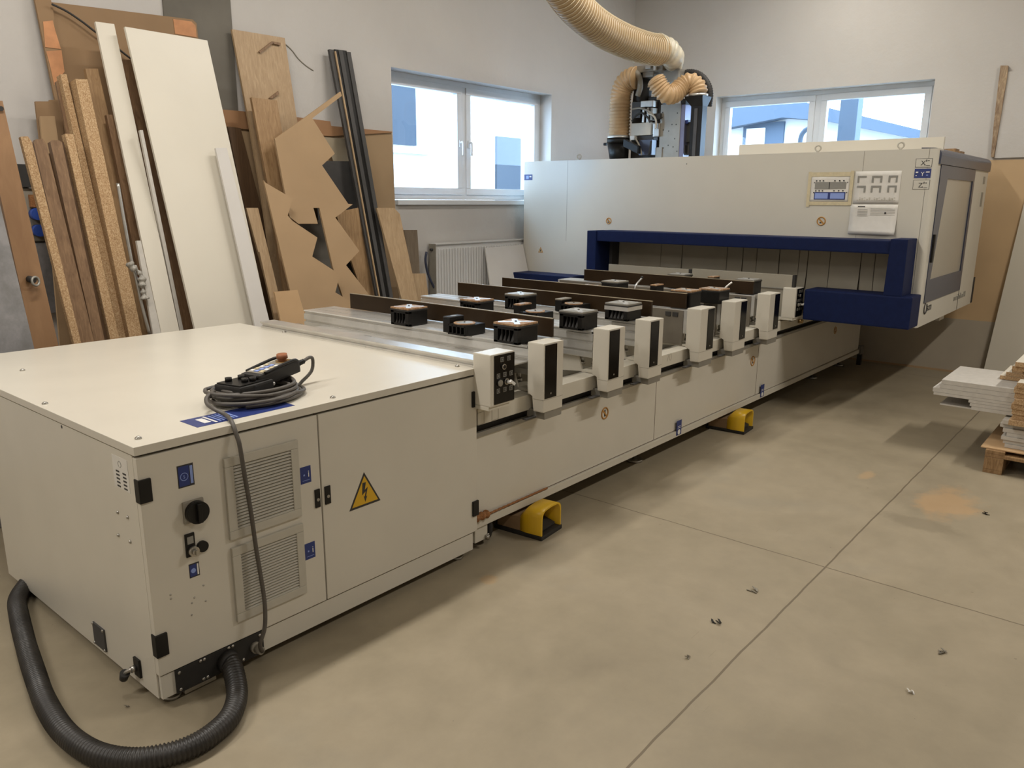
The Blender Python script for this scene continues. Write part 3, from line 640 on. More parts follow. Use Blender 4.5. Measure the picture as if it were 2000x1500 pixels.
# ================================================================ brown strips lying on edge on the beams
def strip(x, y0, y1, z0, z1, label, m='board'):
    t = thing('wooden_strip', label, 'wooden strip', (x, (y0 + y1) / 2, z0), 'dark brown strips standing on edge on the beams')
    b = MB(); b.box(x, x + .018, y0, y1, z0, z1, .0015); b.build('strip_core', m, t)
    b = MB(); b.box(x - .0006, x + .0186, y0 - .001, y1 + .001, z1 - .0015, z1 + .0012); b.build('strip_edge', 'stripedge', t)
    return t
strip(2.078, .055, 1.61, .9285, 1.020, 'dark brown strip on edge behind the first row of pods, nearest to the cabinet')
strip(3.000, .035, 1.58, .9285, 1.020, 'dark brown strip on edge behind the silver-wrapped pod, second from the cabinet')
strip(3.465, .06, 1.57, .9285, 1.022, 'dark brown strip on edge, third from the cabinet, ending in front of an orange-topped pod')
strip(4.485, .06, 1.54, .9285, 1.020, 'dark brown strip on edge closest to the hanging grey curtain')
# ================================================================ suction pods
def pod(name, cx, cy, z0, h, label, w_=.135, top='podtop', kind='square', slots=True, body='pod'):
    t = thing(name, label, 'suction pod', (cx, cy, z0), 'suction pods on the beams')
    x0, x1, y0, y1 = cx - w_ / 2, cx + w_ / 2, cy - w_ / 2, cy + w_ / 2
    if kind == 'square':
        zt = z0 + h
        if slots:
            b = MB(); b.box(x0 + .022, x1, y0, y1, z0, zt - .018, .004); zr = zt - .026
            ys = [y0 + .028 + (w_ - .056) * k / 4 for k in range(5)]
            b.box(x0, x0 + .024, y0, y0 + .026, z0, zt - .018, .002); b.box(x0, x0 + .024, y1 - .026, y1, z0, zt - .018, .002)
            b.box(x0, x0 + .024, y0, y1, zr - .004, zt - .018, .002); b.box(x0, x0 + .024, y0, y1, z0, z0 + .012, .002)
            for k in range(1, 4): b.box(x0 + .001, x0 + .024, ys[k] - .0025, ys[k] + .0025, z0 + .005, zr)
            bd = b.build('pod_body', body, t)
            b = MB()
            for k in range(4): b.prism([(x0 + .004, ys[k] + .004, z0 + .012), (x0 + .024, ys[k] + .004, z0 + .012), (x0 + .024, ys[k] + .004, z0 + .052)], (0, ys[k + 1] - ys[k] - .008, 0))
            b.build('slot_gusset', 'blackm', bd)
        else:
            b = MB(); b.box(x0, x1, y0, y1, z0, zt - .018, .005); b.build('pod_body', body, t)
        b = MB(); b.box(x0 - .003, x1 + .003, y0 - .003, y1 + .003, zt - .018, zt - .010, .002); b.build('pod_rim', 'blackm', t)
        b = MB(); b.box(x0 - .001, x1 + .001, y0 - .001, y1 + .001, zt - .010, zt, .003); tp = b.build('seal_plate', top, t)
        b = MB(); c = Vector((cx, cy, zt + .0004)); k = w_ * .40
        for sx, sy in [(1, 1), (1, -1)]: b.obox(c, (k * sx, k * sy, 0), (-.010 * sy, .010 * sx, 0), (0, 0, .0006))
        b.cyl((cx, cy, zt), (cx, cy, zt + .0012), .030, n=20); b.build('suction_plate', 'alu', tp)
        b = MB(); b.cyl((cx, cy, zt + .001), (cx, cy, zt + .005), .006, n=12); b.build('suction_valve', 'ink', tp)
    return t
def low_pod(cx, cy, z0, label, w_=.12):
    t = thing('round_suction_pod', label, 'suction pod', (cx, cy, z0), 'round topped pods on the beams')
    h = .052; x0, x1, y0, y1 = cx - w_ / 2, cx + w_ / 2, cy - w_ / 2, cy + w_ / 2
    b = MB(); b.box(x0 + .02, x1 + .03, y0, y1, z0, z0 + h, .003); b.box(x0, x0 + .022, y0, y1, z0 + h - .010, z0 + h, .002); b.box(x0, x0 + .022, y0, y1, z0, z0 + .008, .002)
    for k in range(5):
        yy = y0 + .005 + (w_ - .010) * k / 4; b.box(x0, x0 + .022, yy - .004, yy + .004, z0, z0 + h, .001)
    b.build('pod_body', 'pod', t)
    b = MB(); b.cyl((cx, cy, z0 + h), (cx, cy, z0 + h + .006), .055, n=32); d = b.build('seal_disc', 'podtop', t)
    b = MB(); b.cyl((cx, cy, z0 + h + .006), (cx, cy, z0 + h + .007), .042, n=28); b.build('suction_plate', 'alud', d)
    b = MB(); b.dome((cx, cy, z0 + h + .007), (0, 0, 1), .005, .005, 8); b.build('suction_valve', 'ink', d)
    return t
def slim_pod(cx, cy, z0, h, label, w_=.05, l=.105, top='podtop'):
    t = thing('narrow_suction_pod', label, 'suction pod', (cx, cy, z0), 'narrow pods standing behind the round ones')
    b = MB(); b.box(cx - l / 2, cx + l / 2, cy - w_ / 2, cy + w_ / 2, z0, z0 + h - .008, .006); b.build('pod_body', 'pod', t)
    b = MB(); b.box(cx - l / 2, cx + l / 2, cy - w_ / 2, cy + w_ / 2, z0 + h - .008, z0 + h, .003); tp = b.build('seal_plate', top, t)
    b = MB(); b.cyl((cx, cy, z0 + h), (cx, cy, z0 + h + .0012), .016, n=16); b.build('suction_plate', 'alud', tp)
    return t
ZP = .924
pod('suction_pod', 1.918, .905, ZP, .096, 'square black pod with tan top, farthest left on the beam nearest to the cabinet', .14)
pod('suction_pod', 1.890, .128, ZP, .096, 'square black ribbed pod with rusty tan top, directly behind the first cream post', .15)
low_pod(1.885, .46, ZP, 'low ribbed pod with round tan disc, on the nearest beam between two tall pods')
slim_pod(1.900, .552, ZP, .082, 'narrow dark pod just behind the nearest round disc pod', top='blackm')
pod('suction_pod', 2.425, .87, ZP, .094, 'square pod with a thick orange-brown top, seen over the nearest brown strip', .14)
slim_pod(2.52, .60, ZP, .082, 'narrow pod with tan top above the middle of the nearest brown strip')
low_pod(2.46, .46, ZP, 'low round disc pod half hidden behind the nearest brown strip')
pod('suction_pod', 2.425, .14, ZP, .096, 'square black ribbed pod with worn grey top, directly behind the second cream post', .145, 'alud')
pod('suction_pod', 2.800, .845, ZP, .096, 'tall square black pod with silver top, in front of the second brown strip', .14, 'grey')
slim_pod(2.915, .60, ZP, .076, 'narrow dark pod in front of the second brown strip, left of the silver-wrapped pod', top='grey')
low_pod(2.885, .50, ZP, 'low round disc pod in front of the second brown strip')
t = pod('suction_pod', 2.860, .135, ZP, .096, 'square pod wrapped in silver tape, directly behind the third cream post', .15, 'alud')
b = MB(); b.box(2.860 - .078, 2.860 + .078, .135 - .078, .135 + .078, ZP + .056, ZP + .080, .002); b.build('silver_tape_band', 'alu', t)
pod('suction_pod', 3.570, .115, ZP, .112, 'square pod with blotchy orange and white top, behind the end of the third brown strip', .14, 'podtop', 'square', False)
pod('suction_pod', 3.87, .84, ZP, .096, 'plain dark square pod with grey top, left of the metal handle', .14, 'grey', 'square', False)
slim_pod(3.86, .49, ZP, .096, 'narrow dark pod between the metal handle and the orange-topped pods')
pod('suction_pod', 3.91, .085, ZP, .096, 'plain dark square pod with orange rim and small lever, behind the fifth cream post', .15, 'podtop', 'square', False)
pod('suction_pod', 4.585, .14, ZP, .105, 'square pod with pale worn top, behind the front end of the farthest brown strip', .14, 'alud', 'square', False)
pod('suction_pod', 3.565, .86, ZP, .085, 'low tan-topped square pod left of the small white block, behind the second brown strip', .12, 'podtop', 'square', False)
pod('suction_pod', 4.585, .70, ZP, .108, 'square pod with pale top showing just above the middle of the farthest brown strip', .14, 'alud', 'square', False)
slim_pod(4.59, .42, ZP, .106, 'narrow tan-topped pod showing just above the farthest brown strip')
low_pod(3.60, .55, ZP, 'low round pod with pale disc right below the metal handle')
# small lever, rods and white block
p = at(1310, 561, 'z', 1.0)
t = thing('steel_rod', 'slanted steel handle standing among the far pods', 'handle', (3.95, .66, ZP))
a = at(1241, 562, 'y', .66); c = at(1254, 543, 'y', .66); a.z = max(a.z, ZP - .003)
b = MB(); b.tube([(a.x, .66, ZP - .003), a + Vector((0, 0, .01)), c], .007, .01, 8); b.build('handle_rod', 'steel', t)
b = MB(); b.dome(c, (0, 0, 1), .011, .014, 10); b.build('handle_knob', 'black', t)
p = at(1426, 546, 'y', -.02); t = thing('small_lever', 'short pale lever sticking up at the corner of the orange-rimmed pod', 'lever', (3.97, .03, 1.02))
b = MB(); b.tube([(3.955, .03, 1.021), (3.97, .018, 1.038), (3.99, .0, 1.058)], .006, .008, 8); b.build('lever_arm', 'alu', t)
a = at(1166, 556, 'y', .75); t = thing('white_block', 'small white plastic block with a black knob beside the far pods', 'block', (a.x, .70, ZP))
b = MB(); b.box(3.66, 3.80, .80, .86, ZP - .002, ZP + .05, .003); b.build('block_body', 'white', t)
b = MB(); b.cyl((3.66, .83, ZP + .03), (3.645, .83, ZP + .03), .010, n=12); b.build('block_knob', 'ink', t)
# grey guard plates seen behind the farthest strip, with the cream end block
b = MB(); y0, y1 = .0, 1.10
t = thing('guard_plate', 'grey sheet-metal guard standing across the bed below the curtain', 'guard plate', (4.95, .6, .70))
b = MB(); b.box(4.95, 4.965, at(1548, 540, 'x', 4.95).y, at(1352, 530, 'x', 4.95).y, .692, at(1450, 531, 'x', 4.95).z, .002); b.build('plate', 'guard', t)
b = MB(); b.box(4.94, 4.952, at(1548, 540, 'x', 4.95).y, at(1352, 530, 'x', 4.95).y, at(1500, 562, 'x', 4.95).z, at(1500, 562, 'x', 4.95).z + .008); b.build('plate_fold', 'alud', t)
b = MB(); b.box(4.95, 4.99, at(1553, 540, 'x', 4.95).y - .0, at(1548, 540, 'x', 4.95).y, .692, at(1450, 531, 'x', 4.95).z, .001); b.build('plate_end', 'blackm', t)
t = thing('guard_plate', 'shorter grey sheet-metal guard left of the wider one, below the curtain', 'guard plate', (4.95, 1.4, .70))
b = MB(); b.box(4.95, 4.965, at(1345, 530, 'x', 4.95).y, 1.60, .692, at(1345, 526, 'x', 4.95).z, .002); b.build('plate', 'guard', t)
b = MB(); b.box(4.95, 4.97, at(1352, 530, 'x', 4.95).y + .001, at(1345, 530, 'x', 4.95).y, .692, at(1345, 526, 'x', 4.95).z, .001); b.build('plate_end', 'blackm', t)
# ================================================================ foot pedals
def pedal(x, y, rz, label):
    t = thing('foot_pedal', label, 'foot pedal', (0, 0, 0), 'yellow foot pedals under the bed')
    b = MB(); b.box(-.095, .095, -.125, .155, 0, .022, .006); b.box(-.085, .085, .02, .15, .022, .065, .01); b.build('pedal_base', 'blackm', t)
    # hooded cover, open to the front
    def arch(w_, h_, y_):
        pts = [(-w_, 0)]
        for k in range(9):
            a_ = math.pi - math.pi * k / 8; pts.append((math.copysign(abs(math.cos(a_)) ** .45, math.cos(a_)) * w_, h_ * .70 + h_ * .30 * math.sin(a_)))
        pts.append((w_, 0)); return [(px_, y_, .012 + pz_) for px_, pz_ in pts]
    b = MB(); secs = [(-.120, .090, .140), (-.03, .092, .138), (.004, .088, .100)]
    outer = [[b.bm.verts.new(p) for p in arch(w_, h_, y_)] for y_, w_, h_ in secs]; inner = [[b.bm.verts.new(p) for p in arch(w_ - .008, h_ - .008, y_)] for y_, w_, h_ in secs]
    for G in (outer, inner):
        for i in range(2):
            for k in range(len(G[0]) - 1): b.bm.faces.new([G[i][k], G[i][k + 1], G[i + 1][k + 1], G[i + 1][k]]).smooth = True
    for k in range(len(outer[0]) - 1):
        b.bm.faces.new([outer[0][k], outer[0][k + 1], inner[0][k + 1], inner[0][k]]); b.bm.faces.new([outer[2][k], outer[2][k + 1], inner[2][k + 1], inner[2][k]])
    b.build('pedal_cover', 'yplast', t)
    b = MB(); b.prism([(-.088, .004, .012), (-.088, .004, .098), (-.088, .14, .070), (-.088, .14, .012)], (.176, 0, 0), .004); b.build('pedal_back', 'mdfd', t)
    b = MB(); b.prism([(-.065, -.10, .030), (-.065, -.10, .040), (-.065, .03, .075), (-.065, .03, .060)], (.13, 0, 0)); b.build('treadle', 'blackm', t)
    t.location = (x, y, 0); t.rotation_euler = (0, 0, rz); return t
pedal(1.867, .005, .10, 'yellow hooded foot pedal on the floor beside the cabinet end')
pedal(4.165, .005, .07, 'yellow hooded foot pedal on the floor, farther along the bed')
# ================================================================ hood over the spindle
XH, YH, XE, YL, ZH = 5.229, -.88, 7.115, 2.804, 1.948
hood = thing('machine_hood', 'big cream machine hood with navy bumper frame bridging the bed', 'machine hood', (6.1, 1.0, .7))
YR1, YLL, ZO = -.700, 1.790, 1.235        # the opening the beams pass through
b = MB()
b.prism([(XH, y, z) for y, z in [(YH + .058, .70), (YR1, .70), (YR1, ZO), (YLL, ZO), (YLL, .875), (YL, .875), (YL, ZH), (YH + .058, ZH)]], (.03, 0, 0)); b.build('front_panel', 'hood', hood)
b = MB(); b.box(XH + .03, XE, YL - .02, YL, .875, ZH - .002, .002); b.build('left_panel', 'hood', hood)
b = MB(); b.box(XH + .03, XE, YH + .04, YL - .02, ZH - .02, ZH - .002); b.build('top_panel', 'hood', hood)
b = MB(); b.prism([(XE - .02, y, z) for y, z in [(YH + .02, .70), (YR1, .70), (YR1, ZO), (YLL, ZO), (YLL, .875), (YL, .875), (YL, ZH), (YH + .02, ZH)]], (.02, 0, 0)); b.build('rear_panel', 'hood', hood)
# right flank: rounded cream corner column, door opening, rear part
b = MB()
pts = []
for k in range(7):
    a_ = math.pi / 2 * k / 6; pts.append((XH + .035 - .035 * math.cos(a_), YH + .035 - .035 * math.sin(a_)))
pts = [(XH, YH + .06)] + pts + [(5.36, YH), (5.36, YH + .06)]
b.prism([(x, y, .695) for x, y in pts], (0, 0, ZH - .695)); b.build('corner_column', 'hood', hood)
b = MB(); b.box(5.36, 6.56, YH, YH + .06, .695, .865, .001); b.box(6.54, XE, YH, YH + .06, .695, ZH - .10, .001); b.build('side_panel', 'hood', hood)
dr = MB()
def A(px, py): return at(px, py, 'y', YH)
TL, TR, BR, BL = A(1836, 318), A(1904, 328), A(1875, 551), A(1803, 577)
gTL, gTR, gBR, gBL = (5.575, 1.752), (6.475, 1.752), (6.475, 1.03), (5.425, 1.03)
b = MB(); T = 1.842; Bz = .865
b.prism([(x, YH - .006, z) for x, z in [(5.335, T), (6.535, T), (gTR[0], gTR[1]), (gTL[0], gTL[1])]], (0, .02, 0))
b.prism([(x, YH - .006, z) for x, z in [(6.535, T), (6.545, Bz), (gBR[0], gBR[1]), (gTR[0], gTR[1])]], (0, .02, 0)); 
b.prism([(x, YH - .006, z) for x, z in [(6.545, Bz), (5.335, Bz), (gBL[0], gBL[1]), (gBR[0], gBR[1])]], (0, .02, 0))
b.prism([(x, YH - .006, z) for x, z in [(5.335, Bz), (5.335, T), (gTL[0], gTL[1]), (gBL[0], gBL[1])]], (0, .02, 0))
door = lab(b.build('side_door', 'trim', hood), 'slate-framed side door with a large grey pane')
b = MB(); b.prism([(x, YH + .004, z) for x, z in [gTL, gTR, gBR, gBL]], (0, .008, 0)); b.build('door_pane', 'pane', door)
b = MB(); b.box(5.340, 5.375, YH - .022, YH - .006, 1.16, 1.36, .004); b.build('door_handle', 'black', door)
# rounded slate trim over the flank
b = MB(); pr = [(YH - .012, 1.845), (YH - .014, 1.90)]
for k in range(7):
    a_ = math.pi / 2 * k / 6; pr.append((YH + .04 - .054 * math.cos(a_), 1.905 + .05 * math.sin(a_)))
pr += [(YH + .12, 1.958), (YH + .12, 1.93), (YH + .02, 1.93), (YH + .01, 1.845)]
b.prism([(5.262, y, z) for y, z in pr], (XE - 5.262, 0, 0)); b.build('top_trim', 'trim', hood)
for pts_, m in [((XE - .05, .93, XE + .05, .70), 'blackm')]:
    b = MB(); b.box(7.115, 7.17, YH - .005, YH + .03, .70, .93, .003); b.build('rear_bumper_strip', m, hood)
for (x0, x1, z0, z1) in [(6.93, 6.99, 1.74, 1.80), (6.93, 6.99, 1.55, 1.67)]:
    b = MB(); b.box(x0, x1, YH - .004, YH, z0, z1); b.build('rating_plate', 'grey', hood)
b = MB(); b.box(6.45, 6.62, YH + .10, YH + .3, .60, .695, .004); b.build('rear_leg_bracket', 'hood', hood)
b = MB(); b.box(6.9, 7.1, 1.9, 2.6, 0, .875, .004); b.build('gantry_column', 'hood', hood)
# panel seams, eye bolts
b = MB(); b.box(XH - .0006, XH + .001, -.392, -.389, ZO + .09, ZH - .003); b.box(XH - .0006, XH + .001, 2.275, 2.278, 1.2, ZH - .003); b.build('panel_seam', 'grey', hood)
for px, py in [(1131, 308), (1598, 289), (1760, 283)]:
    p = at(px, py, 'x', XH + .03); b = MB(); b.torus((p.x, p.y, ZH + .030), (1, .25, 0), .020, .006, 16, 8); b.cyl((p.x, p.y, ZH - .002), (p.x, p.y, ZH + .014), .010, n=10); b.build('lifting_eye', 'vent', hood)
b = MB(); b.dome((XH, at(1341, 320, 'x', XH).y, at(1341, 320, 'x', XH).z), (-1, 0, 0), .006, .004, 8); b.build('rivet', 'grey', hood)
# navy bumpers and frame
XF = 4.979
b = MB(); b.box(XF, XH - .001, YH - .005, -.138, .712, .941, .012); lab(b.build('bumper', 'navy', hood), 'large navy foam bumper, right of the bed')
b = MB(); b.box(XF, XH - .001, 2.04, 2.744, .80, .889, .010); lab(b.build('bumper', 'navy', hood), 'small navy foam bumper, left of the bed')
b = MB(); b.box(XF + .01, XH - .001, -.700, 1.765, 1.228, 1.322, .010); b.build('frame_top_bar', 'navy', hood)
b = MB(); b.prism([(XF, -.815, .938), (XF, -.690, .938), (XF, -.700, 1.335), (XF, -.812, 1.335)], (XH - XF - .001, 0, 0), .008); b.build('frame_side_bar', 'navy', hood)
b = MB(); b.box(XF, XH - .001, 1.765, 1.862, .80, 1.318, .008); b.build('frame_side_bar', 'navy', hood)
b = MB(); b.box(XH - .02, XH + .12, 1.735, 1.766, .72, ZO, .002); b.build('opening_jamb', 'ink', hood)
# hanging grey strips (two overlapping layers, ragged hems)
rs = random.Random(3); XC = 5.32
for layer, (xc, edges) in enumerate([(XC + .012, [1.74, 1.42, 1.05, .72, .38, .05, -.30, -.66]), (XC, [1.735, 1.29, 1.08, .66, .52, .40, .21, .05, -.02, -.19, -.42, -.52, -.69])]):
    for i in range(len(edges) - 1):
        y1, y0 = edges[i], edges[i + 1]; b = MB(); n = 7; cols = []
        zb = rs.uniform(.86, .93) if y1 > .3 else rs.uniform(.885, .935)
        if layer == 0: zb = .80
        for j in range(n + 1):
            z = ZO - .0 + (zb - ZO) * j / n; curl = (j / n) ** 3
            row = []
            for k in range(4):
                y = y1 - .003 + (y0 - y1 + .006) * k / 3
                row.append(b.bm.verts.new((xc - .010 * curl * (1 if i % 2 else -.4) * (k / 3) - .006 * (i % 2) * j / n, y + .004 * curl * math.sin(i), z)))
            cols.append(row)
        for j in range(n):
            for k in range(3): b.bm.faces.new([cols[j][k], cols[j][k + 1], cols[j + 1][k + 1], cols[j + 1][k]])
        fs = b.bm.faces[:]; r_ = bmesh.ops.extrude_face_region(b.bm, geom=fs); bmesh.ops.translate(b.bm, verts=[v for v in r_['geom'] if isinstance(v, bmesh.types.BMVert)], vec=(.003, 0, 0))
        b.build('curtain_strip', 'curtain' if layer else 'dull', hood)  # back layer coloured darker so the slits look shaded
b = MB(); b.box(XC - .004, XC + .03, -.70, 1.74, ZO - .015, ZO + .02); b.build('curtain_rail', 'blackm', hood)
# stickers on the hood
def hs(y0, y1, z0, z1, m, parent, name, dx=.001, th=.001):
    b = MB(); b.box(XH - dx - th, XH - dx + .0004, min(y0, y1), max(y0, y1), min(z0, z1), max(z0, z1)); return b.build(name, m, parent)
YD, ZU = (0, -1, 0), (0, 0, 1)
def ring(px, py, r, par, m='orange'):
    p = at(px, py, 'x', XH); b = MB(); b.torus((XH - .001, p.y, p.z), (1, 0, 0), r, .0045, 24, 6); rg = b.build('prohibition_sign', m, par)
    b = MB(); b.obox((XH - .0015, p.y, p.z), (0, r * .68, r * .68), (.0008, 0, 0), (0, .004, -.004)); b.build('sign_bar', m, rg)
    b = MB(); b.box(XH - .0022, XH, p.y - .002, p.y + .012, p.z - .016, p.z - .006); b.build('sign_figure', 'ink', rg)
ring(1189, 431.5, .026, hood); ring(1604, 432, .030, hood)
def wtri(px, py, w_, par):
    p = at(px, py, 'x', XH); b = MB(); b.prism([(XH - .0002, p.y + w_ / 2, p.z - w_ * .42), (XH - .0002, p.y - w_ / 2, p.z - w_ * .42), (XH - .0002, p.y, p.z + w_ * .46)], (-.001, 0, 0)); s_ = b.build('warning_sign', 'orange', par)
    b = MB(); b.prism([(XH - .0012, p.y + w_ * .30, p.z - w_ * .30), (XH - .0012, p.y - w_ * .30, p.z - w_ * .30), (XH - .0012, p.y, p.z + w_ * .24)], (-.001, 0, 0)); b.build('sign_field', 'tape', s_)
    b = MB(); b.box(XH - .003, XH - .0022, p.y - .005, p.y + .005, p.z - w_ * .24, p.z + .004); b.build('sign_mark', 'ink', s_)
wtri(1056, 488, .062, hood); wtri(1773, 519, .066, hood)
s_ = hs(2.802, 2.70, 1.772, 1.826, 'bluel', hood, 'blue_label'); hs(2.775, 2.745, 1.785, 1.815, 'blueb', s_, 'label_print', .002); hs(2.735, 2.712, 1.800, 1.812, 'white', s_, 'label_print', .002)
for i, (z0, z1, ch, mm) in enumerate([(1.822, 1.882, 'X', 'paper'), (1.750, 1.813, 'Y', 'bluel'), (1.672, 1.737, 'Z', 'paper')]):
    s_ = hs(-.741, -.847, z0, z1, 'ink' if mm == 'paper' else mm, hood, 'axis_label', .0004)
    if mm == 'paper': hs(-.7435, -.8445, z0 + .0025, z1 - .0025, 'hood', s_, 'label_field', .0014)
    word(ch, (XH - .003, -.775 if ch != 'Y' else -.782, z0 + .014), YD, ZU, .032 if ch != 'Y' else .028, 'ink' if ch != 'Y' else 'white', s_, 'axis_letter')
    ik = 'ink' if ch != 'Y' else 'white'
    if ch == 'Y': hs(-.750, -.765, z0 + .034, z0 + .044, ik, s_, 'label_print', .002); hs(-.750, -.758, z0 + .014, z0 + .020, ik, s_, 'label_print', .002); hs(-.815, -.838, z0 + .036, z0 + .044, ik, s_, 'label_print', .002); hs(-.818, -.830, z0 + .016, z0 + .022, 'blueb', s_, 'label_print', .002)
    else: hs(-.808, -.814, z0 + .038, z0 + .052, ik, s_, 'label_print', .002); hs(-.818, -.830, z0 + .042, z0 + .047, ik, s_, 'label_print', .002); hs(-.800, -.806, z0 + .012, z0 + .02, ik, s_, 'label_print', .002); hs(-.810, -.836, z0 + .010, z0 + .013, ik, s_, 'label_print', .002)
# maker's mark on the flank
lm = MB(); p = A(1805, 601)
lm.torus((p.x + .03, YH - .001, .822), (0, 1, 0), .040, .006, 24, 6, .82); logo = lm.build('logo_mark', 'ink', hood)
lab(logo, 'broken dark ring of the maker mark')
word('scm', (p.x + .088, YH - .001, .795), (1, 0, 0), (0, 0, 1), .060, 'ink', hood, 'logo_lettering', .0008)
word('morbidelli m100', (6.36, YH - .001, .785), (1, 0, 0), (0, 0, 1), .050, 'inkg', hood, 'model_lettering')
# ---- papers taped on the hood front
def sheet(name, label, y1, y0, z0, z1, curl=0.0, m='paper', grp=None):
    t = thing(name, label, 'paper', (XH - .002, (y0 + y1) / 2, z0)); b = MB(); n = 8; g = []
    for i in range(n + 1):
        row = []
        for j in range(n + 1):
            u, v = i / n, j / n; lift = .0025 + curl * (v ** 3) * (.3 + u) + .0012 * math.sin(5 * u + 7 * v)
            row.append(b.bm.verts.new((XH - lift, y1 + (y0 - y1) * u, z1 + (z0 - z1) * v)))
        g.append(row)
    for i in range(n):
        for j in range(n): b.bm.faces.new([g[i][j], g[i + 1][j], g[i + 1][j + 1], g[i][j + 1]]).smooth = True
    r_ = bmesh.ops.extrude_face_region(b.bm, geom=b.bm.faces[:]); bmesh.ops.translate(b.bm, verts=[v for v in r_['geom'] if isinstance(v, bmesh.types.BMVert)], vec=(.0006, 0, 0))
    return t, b.build('paper_face', m, t)
def pr(t, y0, y1, z0, z1, m, name='printed_mark', dx=.0045, th=.0006):
    b = MB(); b.box(XH - dx - th, XH - dx, min(y0, y1), max(y0, y1), min(z0, z1), max(z0, z1)); return b.build(name, m, t)
t, f = sheet('taped_drawing', 'taped sheet with a grey and a blue workpiece drawing, left of the other papers', -.018, -.318, 1.580, 1.775)
for k_, a in enumerate([(-.004, -.330, 1.768, 1.800), (-.004, -.330, 1.558, 1.585), (-.000, -.024, 1.545, 1.805), (-.310, -.334, 1.560, 1.808)]): pr(t, *a, 'tape', 'masking_tape', .0042 + .0009 * (k_ // 2), .0006)
g_ = pr(t, -.055, -.285, 1.678, 1.728, 'inkg', 'drawing_part', .0045); pr(t, -.160, -.166, 1.678, 1.728, 'ink', 'drawing_line', .0055)
q = pr(t, -.055, -.285, 1.600, 1.655, 'bluel', 'drawing_part', .0045); pr(t, -.062, -.158, 1.606, 1.648, 'blueb', 'drawing_field', .0055); pr(t, -.176, -.278, 1.606, 1.648, 'blueb', 'drawing_field', .0055)
b = MB()
for r_, z in enumerate((1.737, 1.664)):
    for y in (-.065, -.09, -.115, -.20, -.235, -.265): b.box(XH - .0055, XH - .0045, y - .005, y + .005, z - .004, z + .005)
    b.box(XH - .0055, XH - .0045, -.052, -.046, z - .016, z - .008); b.box(XH - .0055, XH - .0045, -.297, -.291, z - .016, z - .008)
b.build('drawing_dots', 'ink', t)
t, f = sheet('edging_chart', 'printed sheet with six grey bracket shapes, below the top edge of the hood', -.345, -.658, 1.572, 1.802)
for r_, z in enumerate((1.722, 1.652)):
    for c_, y in enumerate((-.362, -.462, -.575)):
        b = MB(); w_ = .062 if c_ != 1 else .070
        b.box(XH - .0055, XH - .0045, y - w_, y, z + .036, z + .048)
        if not (r_ == 1 and c_ == 0): b.box(XH - .0055, XH - .0045, y - .012, y, z, z + .036)
        if not (r_ == 0 and c_ == 0): b.box(XH - .0055, XH - .0045, y - w_, y - w_ + .012, z, z + .036)
        b.build('bracket_shape', 'inkg', t)
b = MB()
for k in range(16):
    y = -.37 - .017 * k; b.box(XH - .0055, XH - .0045, y - .010, y, 1.596, 1.600 + .006 * (k % 3)); 
    if k % 2: b.box(XH - .0055, XH - .0045, y - .009, y, 1.612, 1.616)
b.build('text_lines', 'vent', t)
t, f = sheet('printed_form', 'crumpled white printed form hanging just above the navy bar', -.332, -.660, 1.352, 1.566, .022, 'paper')
b = MB(); b.box(XH - .0052, XH - .0040, -.435, -.385, 1.548, 1.554); b.box(XH - .0052, XH - .0040, -.585, -.573, 1.500, 1.512); b.build('form_heading', 'ink', t)
b = MB()
for k in range(5):
    b.box(XH - .0050, XH - .0040, -.455, -.385, 1.528 - .011 * k, 1.530 - .011 * k); b.box(XH - .0050, XH - .0040, -.645, -.475, 1.536 - .011 * k, 1.5375 - .011 * k)
b.build('text_lines', 'inkg', t)
# ---- things lying on the hood
t = thing('long_board', 'long pale board lying on its edge along the hood roof below the far window', 'board', (5.9, .1, ZH))
a, c = at(1444, 283, 'x', 5.9), at(1845, 267, 'x', 5.9)
b = MB(); b.prism([(5.9, a.y, ZH), (5.9, c.y, ZH), (5.9, c.y, c.z), (5.9, a.y, a.z)], (.03, 0, 0), .001); b.build('board_face', 'lam', t)
for i, (px0, px1, z0, z1, nm) in enumerate([(1842, 1868, ZH + .005, ZH + .055, 'small wood offcut lying on the hood roof beside the end of the long board'), (1862, 1884, ZH + .005, ZH + .028, 'smaller flat wood offcut lying nearest to the slate trim on the hood roof')]):
    y1 = at(px0, 290, 'x', 6.3).y; y0 = at(px1, 290, 'x', 6.3).y
    b = MB(); b.box(6.28 - .1 * i, 6.42 - .1 * i, y0, y1, ZH + .011 if i else ZH + .011, z1, .002); tag(b.build('wood_offcut', 'pallet'), nm, 'wood offcut')
# ================================================================ spindle head above the hood
XS = 5.72
def H(zx, zy, x=XS): return at(1050 + zx / 4.6875, zy / 4.6875, 'x', x)
head = thing('spindle_head', 'dark machining head with cables and cylinders rising out of the hood', 'machine head', (XS, 1.6, ZH))
def hb(x0, y0, x1, y1, m, name, xa=XS, th=.12, bv=.004, par=None, zb=None):
    a, c = H(x0, y0, xa), H(x1, y1, xa); b = MB(); b.box(xa, xa + th, c.y, a.y, zb if zb is not None else c.z, a.z, bv); return b.build(name, m, par or head)
hb(870, 900, 1120, 1420, 'slate', 'motor_block', XS + .10, .25, .01, None, ZH - .02)
hb(1130, 960, 1290, 1420, 'alud', 'mounting_plate', XS, .03, .003, None, ZH - .02)
hb(1080, 1350, 1135, 1420, 'alud', 'plate_foot', XS - .01, .03, .002, None, ZH - .02)
hb(1294, 960, 1330, 1420, 'purple', 'plate_flank', XS + .005, .12, .002, None, ZH - .02)
pm = [o for o in head.children if o.name.startswith('mounting_plate')][0]
b = MB()
